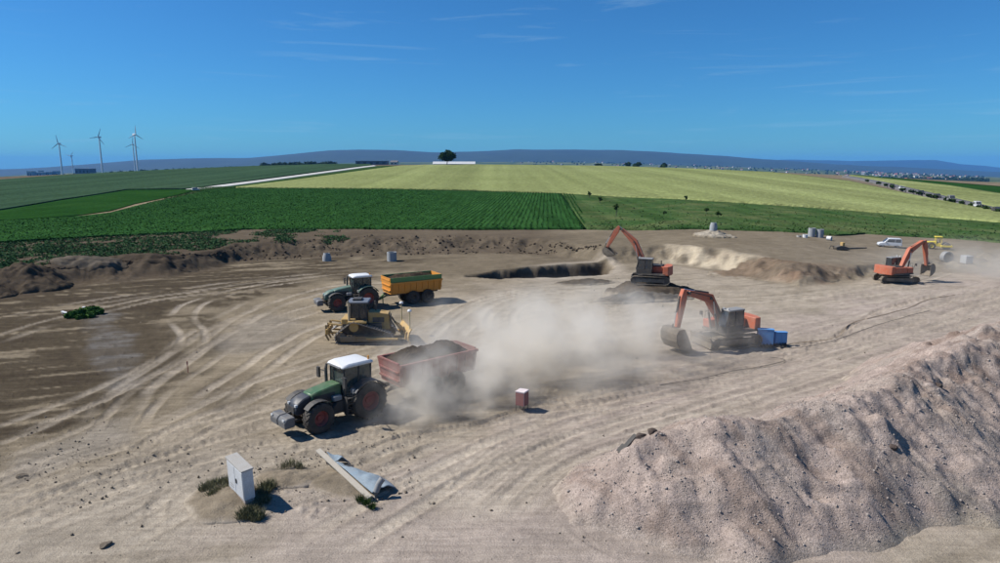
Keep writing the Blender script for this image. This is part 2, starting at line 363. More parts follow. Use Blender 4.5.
# colours of the soil itself, and light and shade painted at the pit
n1 = fbm(X / 9, Y / 9, 5, 71); n2 = fbm(X / 1.3, Y / 1.3, 4, 72); n3 = fbm(X / .35, Y / .35, 3, 73)
tan = np.array([.245, .203, .145]); haul = np.array([.345, .300, .242]); brown = np.array([.088, .071, .050]); topsoil = np.array([.058, .046, .034])
cream = np.array([.50, .43, .32]); grey = np.array([.19, .178, .165]); pink = np.array([.345, .29, .252])
C = np.repeat(np.repeat(tan[None, None], X.shape[0], 0), X.shape[1], 1)
def mixc(c, m): 
    global C
    C = C * (1 - m[..., None]) + c * m[..., None]
mixc(tan * .72, sstep(.45, .7, n1) * .8)
hl = sstep(-30, 60, PY - np.interp(PX, [0, 250, 500, 750, 1000], [470, 420, 375, 320, 268]) + (n1 - .5) * 60); mixc(haul, hl * .75)
mixc(haul * 1.02, blob(760, 320, 260, 60, -12, .8, .3, 3) * .7); mixc(haul, blob(560, 310, 150, 40, -8, .8, .3, 4) * .6); mixc(tan * 1.2, blob(310, 360, 130, 60, -25, .9, .4, 5) * .6)
lf = np.clip(blob(50, 350, 150, 85, -14, .5, .5, 12) + blob(160, 282, 220, 26, -6, .6, .5, 13) + blob(-120, 380, 160, 110, 0, .5, .3, 14), 0, 1)
st1 = fbm((X * .93 + Y * .37) / 5.5, (Y * .93 - X * .37) / .8, 4, 131)
mixc(brown * .82, lf * (.97 + .3 * (n2 - .5))); mixc(tan * 1.05, lf * sstep(.54, .72, st1) * .75); mixc(topsoil * .9, lf * sstep(.46, .30, st1) * .6); mixc(tan * .62, (1 - lf) * sstep(.5, .34, st1) * .35)
mixc(brown * .95, blob(130, 350, 50, 26, 0, .5, .4, 15) * .8); mixc(brown * 1.1, blob(230, 390, 40, 16, -20, .6, .5, 16) * .55); mixc(brown * .9, blob(500, 262, 120, 16, -3, .7, .5, 26) * .5)
mixc(grey * .8, blob(112, 345, 20, 36, -28, .8, .9, 17) * (.25 + .6 * sstep(.4, .6, st1))); mixc(grey * 1.15, blob(60, 455, 75, 14, -24, .8, .9, 18) * .4); mixc(grey, blob(260, 335, 45, 18, -20, .8, .5, 19) * .4)
mixc(pink, blob(400, 530, 190, 55, -8, .7, .5, 20) * .6); mixc(pink * .98, blob(760, 470, 300, 120, -20, .7, .3, 21) * .85); mixc(pink * 1.06, blob(830, 345, 330, 34, -16, .9, .4, 27) * .75); mixc(pink * 1.02, blob(560, 440, 200, 26, -16, .9, .5, 28) * .6)
mixc(haul * 1.12, blob(490, 480, 70, 34, -15, .8, .6, 22) * .6); mixc(haul * 1.05, blob(140, 510, 130, 40, -15, .8, .6, 23) * .5)
mixc(haul * 1.18, pale * .72); mixc(brown * 1.25, rutrim * .42)  # paler wheel tracks, browner rut rims
TT = X / Y; YC = np.interp(TT, _crt, _cr[:, 1]); YT = np.minimum(np.interp(TT, _tot, _to[:, 1]), YC - 6)
bk = sstep(-3, 1, Y - YT) * (1 - sstep(8, 16, Y - YC) * 0)
PC = np.interp(TT, _crt, [k[0] for k in BK])
mixc(topsoil * 1.6, bk * sstep(600, 520, PC) * (.78 + .5 * (n2 - .5))); mixc(tan * .62, bk * sstep(520, 620, PC) * (.7))
face = sstep(-1, 2, Y - YT) * sstep(4, -5, Y - YC)
mixc(cream, face * sstep(655, 675, PC + (n2 - .5) * 30) * sstep(800, 770, PC) * sstep(.28, .6, fbm(X / 1.5, Y / 2.5, 4, 77)) * .85)
mixc(np.array([.2, .125, .085]), face * sstep(690, 780, PC) * sstep(880, 820, PC) * sstep(.4, .65, fbm(X / 2.5, Y / 4, 4, 78)) * .7)
sdp = poly_sd(X, Y, _pit); mixc(topsoil * 1.2, sstep(.7, -.3, sdp) * .85); mixc(haul * 1.1, sstep(3.0, .6, sdp) * sstep(.3, .9, sdp) * sstep(510, 560, PX) * .7)  # pit: topsoil, with wall shade and sunlit rim painted into the colour
C *= (.8 + .4 * n2)[..., None] * (.86 + .28 * n3)[..., None]
Z += (1 - sstep(60, 140, Y)) * ((n2 - .5) * .05 + (n3 - .5) * .035)
clod = sstep(.62, .8, fbm(X / .5, Y / .5, 3, 88)) * np.clip(lf * .6 + rutrim + blob(300, 480, 90, 40, 0, .5, .4, 24), 0, 1); Z += clod * .09
YF = YC + 1.5
_lo = np.array([G(a, b_, h) for a, b_, h in [(-150, 256, 1.8), (0, 243, 1.8), (100, 237, 1.8), (250, 229.5, 2), (400, 229.5, 2), (585, 229, 2), (657, 230, 2.1), (750, 230.8, 2), (800, 233, 1.6), (835, 236, 1.2), (865, 234, 1), (955, 239, .6), (1000, 243, .5), (1150, 258, .4)]])
Z -= .55 * sstep(.6, 3, Y - np.interp(TT, _lo[:, 0] / _lo[:, 1], _lo[:, 1])) * (Y < 9000)

m, n, b, o = nodes_of('earth'); ga = n.nodes.new('ShaderNodeNewGeometry'); v = ga.outputs['Position']
at = n.nodes.new('ShaderNodeAttribute'); at.attribute_name = 'Col'
za = noise_node(n, 14, 5, .7, v); zb = noise_node(n, 3.2, 5, .6, v); zc = noise_node(n, 45, 3, .6, v)
mp = n.nodes.new('ShaderNodeMapping'); mp.inputs['Rotation'].default_value = (0, 0, R(-32)); mp.inputs['Scale'].default_value = (.16, 1.9, 1); n.links.new(v, mp.inputs['Vector'])
zs = noise_node(n, 2.2, 4, .6, mp.outputs[0])
c = mixn(n, 1.0, at.outputs['Color'], ramp(n, za.outputs[0], [(.28, (.76, .75, .74)), (.72, (1.2, 1.2, 1.2))]).outputs[0], 'MULTIPLY')
c = mixn(n, 1.0, c, ramp(n, zs.outputs[0], [(.3, (.84, .83, .82)), (.7, (1.13, 1.13, 1.13))]).outputs[0], 'MULTIPLY')
c = mixn(n, 1.0, c, ramp(n, zc.outputs[0], [(.35, (.86, .86, .86)), (.68, (1.12, 1.12, 1.12))]).outputs[0], 'MULTIPLY')
n.links.new(c, b.inputs['Base Color']); b.inputs['Roughness'].default_value = .96; b.inputs['Specular IOR Level'].default_value = 0.0
ah = n.nodes.new('ShaderNodeMath'); ah.operation = 'ADD'; n.links.new(za.outputs[0], ah.inputs[0]); n.links.new(zb.outputs[0], ah.inputs[1])
bump(n, b, ah.outputs[0], .8, .07); MATS['earth'] = m
far = sstep(600, 1500, Y); mixc(np.array([.06, .085, .035]), far); mixc(np.array([.14, .15, .06]), far * sstep(.5, .6, fbm(X / 300, Y / 300, 2, 91)) * .8)
GC = C.copy()
def ground_col(x, y):
    i = np.clip(np.searchsorted(yr, y), 0, len(yr) - 1); j = np.clip(np.searchsorted(tcs, x / y), 0, len(tcs) - 1); return GC[i, j]
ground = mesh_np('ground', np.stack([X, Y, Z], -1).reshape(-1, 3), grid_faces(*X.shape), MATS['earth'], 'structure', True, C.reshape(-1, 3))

# ------------------------------------------------------------------ fields, paths, roads beyond the site
def edge(pts, nc):
    w = np.array([list(P(a, b)[:2]) for a, b in pts]); px = np.array([a for a, b in pts], float)
    return px, w
def sheet(name, low, high, mat, crop, nc=120, nr=40, rough=.0, label=None, skirt=.9, power=1.6):
    _, a = edge(low, nc); _, b2 = edge(high, nc)
    def rs(w):
        s = np.concatenate([[0], np.cumsum(np.hypot(*np.diff(w, axis=0).T))]); q = np.linspace(0, s[-1], nc)
        return np.stack([np.interp(q, s, w[:, 0]), np.interp(q, s, w[:, 1])], 1)
    a, b2 = rs(a), rs(b2); k = (np.linspace(0, 1, nr) ** power)[:, None, None]
    q = a[None] * (1 - k) + b2[None] * k; x, y = q[..., 0], q[..., 1]
    if rough: x = x + (fbm(x / 2, y / 2, 2, 5) - .5) * rough; y = y + (fbm(x / 2, y / 2, 2, 6) - .5) * rough
    z = T(x, y, False) + crop
    if rough: z = z + (fbm(x / 1.5, y / 1.5, 3, 7) - .5) * crop * .7
    v = np.stack([x, y, z], -1); rim = v.copy(); rim[..., 2] -= skirt
    vs = np.concatenate([rim[:1], v, rim[-1:]], 0); lft, rgt = vs[:, :1].copy(), vs[:, -1:].copy(); lft[1:-1, :, 2] -= skirt; rgt[1:-1, :, 2] -= skirt
    vs = np.concatenate([lft, vs, rgt], 1)
    o = mesh_np(name, vs.reshape(-1, 3), grid_faces(nr + 2, nc + 2), mat, 'structure', True)
    if label: o['label'] = label
    return o
def field_mat(name, c0, c1, c2, scale, fine, rows=None):
    m = leafy(name, c0, c1, c2, scale, fine=fine); n = m.node_tree; b = n.nodes['Principled BSDF']
    if rows:
        g = n.nodes.new('ShaderNodeNewGeometry'); mp = n.nodes.new('ShaderNodeMapping'); mp.inputs['Rotation'].default_value = (0, 0, R(rows[0])); n.links.new(g.outputs['Position'], mp.inputs['Vector'])
        mp.inputs['Scale'].default_value = (rows[1], rows[1] * .012, 0)
        z = noise_node(n, 1.0, 3, .6, mp.outputs[0]); src = b.inputs['Base Color'].links[0].from_socket
        r = ramp(n, z.outputs[0], [(.35, (1 - rows[2],) * 3), (.65, (1 + rows[2],) * 3)])
        n.links.new(mixn(n, 1.0, src, r.outputs[0], 'MULTIPLY'), b.inputs['Base Color'])
    return m
PATH = [(40, 219.5), (75, 217.5), (110, 213.5), (135, 207), (160, 201.5), (182, 196.5), (206, 190.8)]
PATHU = [(40, 218.9), (75, 216.4), (110, 211.6), (135, 204.6), (160, 199.4), (182, 194.6), (199, 190.2)]
M_beet = field_mat('beet_leaf_canopy', (.018, .056, .015), (.025, .076, .02), (.035, .096, .026), .12, 3.0, (4, 1.0, .28))
M_green = field_mat('young_crop', (.013, .046, .010), (.017, .055, .012), (.023, .066, .015), .05, 1.6, (20, .5, .15))
M_grey = field_mat('grey_green_cereal', (.030, .062, .035), (.037, .071, .040), (.044, .080, .045), .012, .8, (15, .12, .18))
M_grain = field_mat('ripening_grain', (.178, .205, .078), (.205, .232, .092), (.23, .255, .108), .012, .7, (92, .06, .17))
M_mead = field_mat('rough_meadow', (.028, .070, .020), (.050, .088, .030), (.10, .118, .05), .10, 1.7, (88, .25, .18))
M_road = paint('pale_concrete', (.46, .46, .44), .85, dirt=.25, scale=.05); M_asph = paint('asphalt', (.09, .092, .098), .8, dirt=.2, scale=.05)
M_verge = field_mat('verge_grass', (.022, .048, .016), (.032, .064, .02), (.045, .075, .025), .1, 1.2)
M_path = soil('track_soil', (.15, .12, .075), (.19, .155, .10), (.24, .20, .135), .3, .05)
sheet('beet_field', [(-150, 256), (0, 243), (100, 237), (250, 229.5), (400, 229.5), (585, 229)], [(-150, 231), (0, 221.6)] + PATH + [(235, 188.6), (400, 190), (562, 194.2)], M_beet, .32, 200, 70, label='dark green row crop field behind the earth bank')
sheet('farm_track', PATH, PATHU, M_path, .12, 60, 4, power=1, label='bare brown farm track crossing the green crops')
sheet('green_crop_field', [(-150, 230), (0, 221)] + PATHU, [(-150, 231), (0, 212), (60, 201.5), (128, 190.6), (150, 190.4), (170, 190.2), (185, 190), (198, 189.8)], M_green, .3, 120, 30, label='bright green wedge of young crop left of the farm track')
sheet('cereal_field', [(-150, 230), (0, 211), (60, 200.8), (128, 189.9), (188, 189.2), (230, 183.6), (290, 175.8), (340, 169.2), (372, 165.6)], [(-150, 191), (0, 180.2), (60, 175.6), (140, 171.4), (200, 168.5), (250, 166.4), (290, 165.3), (330, 164.4), (371, 164.2)], M_grey, .5, 160, 40, label='wide grey-green cereal field below the wind turbines')
sheet('concrete_road', [(186, 191.3), (230, 186.4), (290, 178.2), (340, 171.2), (377, 166.2)], [(186, 189.6), (230, 184.2), (290, 176.4), (340, 169.7), (374, 165.5)], M_road, .25, 80, 5, power=1, label='pale concrete road running up between the fields')
sheet('grass_verge', [(200, 191), (242, 187.8), (300, 179.4), (360, 171.6), (404, 166)], [(192, 191.2), (234, 186.4), (294, 178.2), (344, 171.2), (379, 166.2)], M_verge, .4, 80, 5, power=1, label='dark grass verge beside the concrete road')
sheet('grain_field', [(236, 188.4), (330, 189), (400, 189.8), (480, 191.3), (560, 194), (700, 201.2), (850, 211.2), (1000, 223.6), (1150, 238)], [(402, 166.2), (430, 165.4), (470, 165), (530, 165.4), (600, 166.4), (700, 169.4), (770, 172.6), (850, 181.8), (1000, 213.6)], M_grain, .7, 200, 60, label='pale yellow-green ripening grain field across the middle distance')
sheet('meadow', [(586, 229), (657, 230), (750, 230.8), (800, 233), (835, 236), (865, 234), (955, 239), (1000, 243), (1150, 258)], [(563, 194.4), (640, 198), (700, 201.6), (775, 206.4), (850, 211.7), (925, 218), (1000, 224.2), (1150, 238.6)], M_mead, .3, 220, 60, rough=.8, label='rough green meadow strip behind the far excavator')
sheet('country_road', [(842, 176.5), (872, 182.2), (920, 194.8), (960, 204.2), (1000, 214.2), (1080, 233)], [(848, 176.2), (880, 181.4), (930, 193), (970, 202.2), (1010, 212), (1090, 231)], M_asph, .35, 80, 5, power=1, label='grey country road with passing traffic at the right')
sheet('far_grain_field', [(849, 176.1), (880, 181.1), (930, 192.7), (970, 201.9), (1010, 211.7), (1090, 230.7)], [(852, 175.5), (880, 178.5), (915, 182), (950, 186), (1000, 194), (1080, 205)], M_grain, .5, 100, 16, label='strip of pale grain beyond the country road')
sheet('far_green_field', [(852, 175.4), (880, 178.3), (915, 181.8), (950, 185.8), (1000, 193.8), (1080, 204.6)], [(855, 175.2), (880, 177.5), (915, 180), (950, 183), (1000, 187), (1080, 192)], M_green, .5, 60, 10, label='dark green field edge at the far right')

# ------------------------------------------------------------------ hills
m, n, b, o = nodes_of('forested_hills'); ga = n.nodes.new('ShaderNodeNewGeometry')
zz = noise_node(n, .0022, 6, .65, ga.outputs['Position']); r = ramp(n, zz.outputs[0], [(.35, (.007, .017, .010)), (.7, (.018, .034, .018))])
n.links.new(r.outputs[0], b.inputs['Base Color']); b.inputs['Roughness'].default_value = 1; MATS['hill'] = m
def hills(name, dist, depth, ridge, base, seed, label):
    pxs = np.linspace(-300, 1300, 260); ry = np.interp(pxs, [a for a, c in ridge], [c for a, c in ridge])
    ry = ry + (fbm(pxs / 30, pxs * 0, 4, seed) - .5) * 1.0
    k = np.linspace(0, 1, 26); t = (pxs - 500) / F * CP
    top = CAM_H + (165.4 - ry) / F * dist * 1.0
    prof = np.sin(np.clip(k / .62, 0, 1) * math.pi / 2) ** 1.4 * np.where(k > .62, np.cos((k - .62) / .38 * math.pi / 2), 1)
    yy = dist + depth * (k - .62); bz = base - 95 * np.clip(np.abs(t) / .77, 0, 1.3) ** 2
    Xh = t[None] * yy[:, None]; Yh = np.repeat(yy[:, None], len(pxs), 1)
    Zh = bz[None] - 25 + (top - bz + 25)[None] * prof[:, None]
    Zh = Zh + (fbm(Xh / 900, Yh / 900, 4, seed + 3) - .5) * 60 * (prof * (1 - prof) * 4)[:, None]
    o = mesh_np(name, np.stack([Xh, Yh, Zh], -1).reshape(-1, 3), grid_faces(*Xh.shape), MATS['hill'], 'structure', True); o['label'] = label
    return o
hills('hills', 11500, 6000, [(-300, 180), (0, 169.5), (50, 167), (100, 163.5), (140, 160), (200, 158.5), (250, 158), (290, 155), (330, 151), (360, 150), (400, 151), (440, 153), (480, 151.5), (520, 150), (620, 150.5), (650, 152), (700, 155), (740, 157.5), (790, 161), (830, 164), (900, 167), (1000, 172), (1300, 185)], -70, 4, 'long blue wooded hill ridge on the horizon')
hills('far_hills', 19000, 6000, [(-300, 190), (500, 170), (700, 162), (790, 159.8), (830, 160.6), (850, 161.3), (890, 160.7), (934, 160), (961, 164), (985, 165.5), (1000, 167.5), (1100, 171), (1300, 182)], -110, 8, 'paler farther hills at the right of the horizon')
# ------------------------------------------------------------------ machine materials
DUST = (.33, .28, .22)
M_tgreen = paint('tractor_green', (.018, .10, .032), .35, dirt=.25); M_tgreen2 = paint('faded_tractor_green', (.04, .125, .095), .4, dirt=.3)
M_black = paint('black_plastic', (.018, .019, .021), .5, dirt=.16); M_bluedark = paint('dark_blue_black', (.016, .022, .034), .3, dirt=.12)
M_rubber = paint('tyre_rubber', (.016, .016, .017), .8, dirt=.16); M_rimred = paint('red_rim', (.24, .022, .02), .5, dirt=.25)
M_white = paint('white_paint', (.62, .635, .65), .4, dirt=.10); M_redbody = paint('red_trailer', (.19, .03, .027), .55, dirt=.3)
M_orange = paint('excavator_orange', (.46, .08, .022), .5, dirt=.36); M_yorange = paint('trailer_orange', (.62, .245, .016), .45, dirt=.16)
M_tgr3 = paint('trailer_green', (.06, .20, .05), .5, dirt=.2); M_yel = paint('dozer_yellow', (.46, .28, .06), .55, dirt=.45); M_byel = paint('roller_yellow', (.72, .55, .04), .4, dirt=.1)
M_steel = paint('worn_steel', (.20, .19, .18), .5, .6, dirt=.5); M_dsteel = paint('dark_steel', (.055, .052, .05), .6, .2, dirt=.4); M_shoe = paint('polished_shoe', (.34, .32, .29), .4, .5, dirt=.4)
M_grey = paint('grey_plastic', (.20, .21, .22), .5, dirt=.25); M_mud = paint('muddy_steel', (.10, .082, .062), .85, .1, dirt=.7)
M_glassg = glass('green_tint_glass', (.03, .055, .05)); M_glassb = glass('grey_glass', (.035, .045, .055)); M_lamp = glass('lamp_glass', (.6, .6, .58))
M_seat = paint('seat_cloth', (.03, .03, .032), .9, dirt=.1); M_chrome = paint('cylinder_rod', (.55, .55, .55), .2, .9, dirt=.15)
for k in ('green_tint_glass', 'grey_glass'): MATS[k].node_tree.nodes['Principled BSDF'].inputs['Alpha'].default_value = .62
M_load = soil('loaded_earth', (.045, .034, .025), (.062, .046, .033), (.085, .064, .046), 2.0, .10)

def wheel(parent, r, wd, rimr, loc, rim_mat, lugs=20, side=1, agri=True):
    b = MB(); h = wd / 2
    b.lathe([(rimr, -h * .82), (rimr * 1.1, -h), (r * .82, -h), (r * .95, -h * .86), (r * .97, 0), (r * .95, h * .86), (r * .82, h), (rimr * 1.1, h), (rimr, h * .82)], 28, cap=False)
    for k in range(lugs):
        for s in (-1, 1):
            a = 2 * math.pi * (k + (.5 if s > 0 else 0)) / lugs
            m = Matrix.Rotation(-a, 4, 'Y') @ Matrix.Translation((r * .965, s * h * .48, 0)) @ Matrix.Rotation(s * R(38 if agri else 10), 4, 'X')
            b.box(-r * .03, r * .035, -h * .56, h * .56, -r * .033, r * .033, m)
    w = b.build('wheel', M_rubber, parent, loc=loc)
    q = MB().lathe([(.02, side * h * .30), (rimr * .35, side * h * .34), (rimr * .42, side * h * .12), (rimr * .8, side * h * .05), (rimr * .9, side * h * .55), (rimr * 1.06, side * h * .86), (rimr * 1.06, -side * h * .8), (rimr * .8, -side * h * .5), (.02, -side * h * .4)], 24)
    for k in range(8):
        a = 2 * math.pi * k / 8; q.lathe([(.022, side * h * .30), (.022, side * h * .40)], 6, (rimr * .28 * math.cos(a), 0, rimr * .28 * math.sin(a)))
    q.build('rim', rim_mat, w, smooth=True); return w
def arc_fender(b, r, a0, a1, y0, y1, th=.05, n=10, cx=0, cz=0):
    P0 = [(cx + (r + t) * math.cos(R(a)), cz + (r + t) * math.sin(R(a))) for t in (0,) for a in np.linspace(a0, a1, n)]
    P1 = [(cx + (r + th) * math.cos(R(a)), cz + (r + th) * math.sin(R(a))) for a in np.linspace(a1, a0, n)]
    for i in range(n - 1):
        b.prism([P0[i], P0[i + 1], P1[n - 2 - i], P1[n - 1 - i]], y0, y1)
    return b
def panel(parent, name, pts, mat, th=.02):               # flat pane through given corner points
    p = [Vector(q) for q in pts]; nrm = (p[1] - p[0]).cross(p[2] - p[0]).normalized() * th
    k = len(p); b = MB().add([q - nrm * .5 for q in p] + [q + nrm * .5 for q in p], [list(range(k)), list(range(2 * k - 1, k - 1, -1))] + [(i, i + k, (i + 1) % k + k, (i + 1) % k) for i in range(k)])
    return b.build(name, mat, parent)

def tractor(label, loc, rz, green, nose, front_weight=True):
    t = thing('tractor', label, 'tractor', loc, rz)
    for s in (1, -1):
        wheel(t, 1.03, .70, .52, (0, s * .98, 1.03), M_rimred, 20, s); w = wheel(t, .82, .58, .40, (2.95, s * .98, .82), M_rimred, 18, s); w.rotation_euler.z = R(4)
    c = MB().box(-.7, 3.3, -.32, .32, .62, 1.2).box(2.6, 3.3, -.62, .62, .66, .98).box(-.35, .35, -.62, .62, .8, 1.25).box(1.0, 2.2, -.62, -.3, .62, 1.15); c.box(-1.1, -.6, -.14, .14, .6, .72)
    c.build('chassis', M_black, t, .02)
    # hood: sloping wedge, front hooked down
    hood = [(1.28, 1.25), (1.28, 2.14), (1.8, 2.12), (2.7, 1.98), (3.05, 1.90), (3.05, 1.18)]
    MB().prism(hood, -.46, .46).build('hood', green, t, .06, True)
    MB().prism([(3.053, 1.2), (3.053, 1.90), (3.45, 1.80), (3.82, 1.60), (3.95, 1.35), (3.92, 1.0), (3.5, .98)], -.44, .44).build('nose', nose, t, .06, True)
    MB().box(3.915, 3.975, -.30, .30, 1.06, 1.42).build('grille', M_black, t)
    for s in (1, -1):
        MB().box(1.7, 2.9, s * .463 - .008, s * .463 + .008, 1.32, 1.78).build('hood_vent', M_black, t)
        MB().box(3.79, 3.93, s * .36 - .08, s * .36 + .08, 1.45, 1.57).build('headlight', M_lamp, t, .01)
        b = MB(); arc_fender(b, 1.12, 35, 150, s * .62, s * 1.34, cz=1.03, n=12); b.prism([(-.85, 1.3), (-.6, 1.95), (.3, 2.05), (.75, 1.75), (.8, 1.3)], s * .60, s * .64)
        b.build('rear_fender', M_bluedark if green is M_tgreen else green, t, 0, False)
        b = MB(); arc_fender(b, .90, 40, 140, s * .76, s * 1.20, .03, 8, 2.95, .82); b.build('front_mudguard', M_black, t)
        MB().box(.78, .98, s * 1.0 - .14, s * 1.0 + .14, 1.62, 1.86).build('fender_light', M_grey, t, .02)
        # mirror on a long arm
        b = MB().tube([(1.45, s * .8, 2.55), (1.58, s * 1.15, 2.6), (1.6, s * 1.32, 2.58)], .025, 6).box(1.55, 1.66, s * 1.34 - .12, s * 1.34 + .12, 2.15, 2.72); b.build('mirror', M_black, t)
    for z in (.55, .85, 1.15): pass
    b = MB()
    for z in (.5, .8, 1.1, 1.38): b.box(.95, 1.35, .78, 1.08, z, z + .04)
    b.box(.94, .98, .76, 1.1, .5, 1.5).box(1.32, 1.36, .76, 1.1, .5, 1.5); b.build('cab_steps', M_black, t)
    MB().prism([(.75, .62), (.75, 1.3), (1.7, 1.3), (2.0, 1.05), (2.0, .62)], .36, .74).build('fuel_tank', M_black, t, .05)
    MB().box(1.45, 1.95, .50, .80, 1.34, 1.62).build('toolbox', M_grey, t, .04)
    MB().tube([(1.52, -.68, 1.3), (1.52, -.68, 2.8), (1.46, -.68, 3.02)], [.10, .085, .075], 10).build('exhaust', M_dsteel, t)
    # cab
    B = dict(fl=(1.27, .66, 1.42), fr=(1.27, -.66, 1.42), bl=(-.42, .62, 1.50), br=(-.42, -.62, 1.50), ml=(.42, .72, 1.42), mr=(.42, -.72, 1.42))
    U = dict(fl=(1.22, .68, 2.94), fr=(1.22, -.68, 2.94), bl=(-.44, .66, 2.94), br=(-.44, -.66, 2.94), ml=(.36, .74, 2.94), mr=(.36, -.74, 2.94))
    for k in B: MB().tube([B[k], U[k]], .05, 6).build('cab_pillar', M_black, t)
    MB().box(-.45, 1.30, -.68, .68, 1.26, 1.44).build('cab_floor', M_black, t)
    g = lambda a, b_: [B[a], B[b_], U[b_], U[a]]
    panel(t, 'windscreen', g('fl', 'fr'), M_glassg); panel(t, 'rear_window', g('bl', 'br'), M_glassg)
    for s in 'lr': panel(t, 'door_glass', g('f' + s, 'm' + s), M_glassg); panel(t, 'quarter_glass', g('m' + s, 'b' + s), M_glassg)
    rf = MB().prism([(-.56, 2.95), (-.58, 3.08), (-.35, 3.16), (.95, 3.18), (1.36, 3.10), (1.40, 2.96)], -.80, .80).build('roof', M_white, t, .07, True)
    MB().box(1.37, 1.43, -.6, .6, 2.98, 3.06).build('light_bar', M_grey, rf)
    MB().tube([(-.35, .6, 3.14), (-.35, .6, 3.36)], .05, 8).build('beacon', M_yorange, rf)
    MB().box(-.2, .35, -.28, .28, 1.44, 1.95).box(-.32, -.18, -.28, .28, 1.8, 2.65).build('seat', M_seat, t, .04)
    MB().lathe([(.16, -.02), (.2, 0), (.16, .02)], 14, (.85, 0, 2.2), 'z').tube([(1.0, 0, 1.45), (.85, 0, 2.2)], .04, 6).build('steering_wheel', M_black, t)
    MB().tube([(-.65, .3, .65), (-1.35, .3, .6)], .05, 6).tube([(-.65, -.3, .65), (-1.35, -.3, .6)], .05, 6).build('rear_linkage', M_dsteel, t)
    if front_weight:
        MB().tube([(3.7, .32, .75), (4.2, .36, .78)], .06, 6).tube([(3.7, -.32, .75), (4.2, -.36, .78)], .06, 6).tube([(3.85, 0, 1.15), (4.2, 0, 1.1)], .05, 6).build('front_linkage', M_dsteel, t)
        b = MB().prism([(4.17, .62), (4.15, 1.14), (4.60, 1.12), (4.73, .95), (4.71, .60)], -.80, -.03).prism([(4.17, .62), (4.15, 1.14), (4.60, 1.12), (4.73, .95), (4.71, .60)], .03, .80); b.box(4.11, 4.19, -.3, .3, .66, 1.1)
        fw = b.build('front_weight', paint('ballast_grey', (.075, .085, .10), .5, dirt=.3), t, .04)
        for s in (1, -1): MB().box(4.67, 4.735, s * .62 - .09, s * .62 + .09, .98, 1.07).build('position_light', M_lamp, fw)
    return t

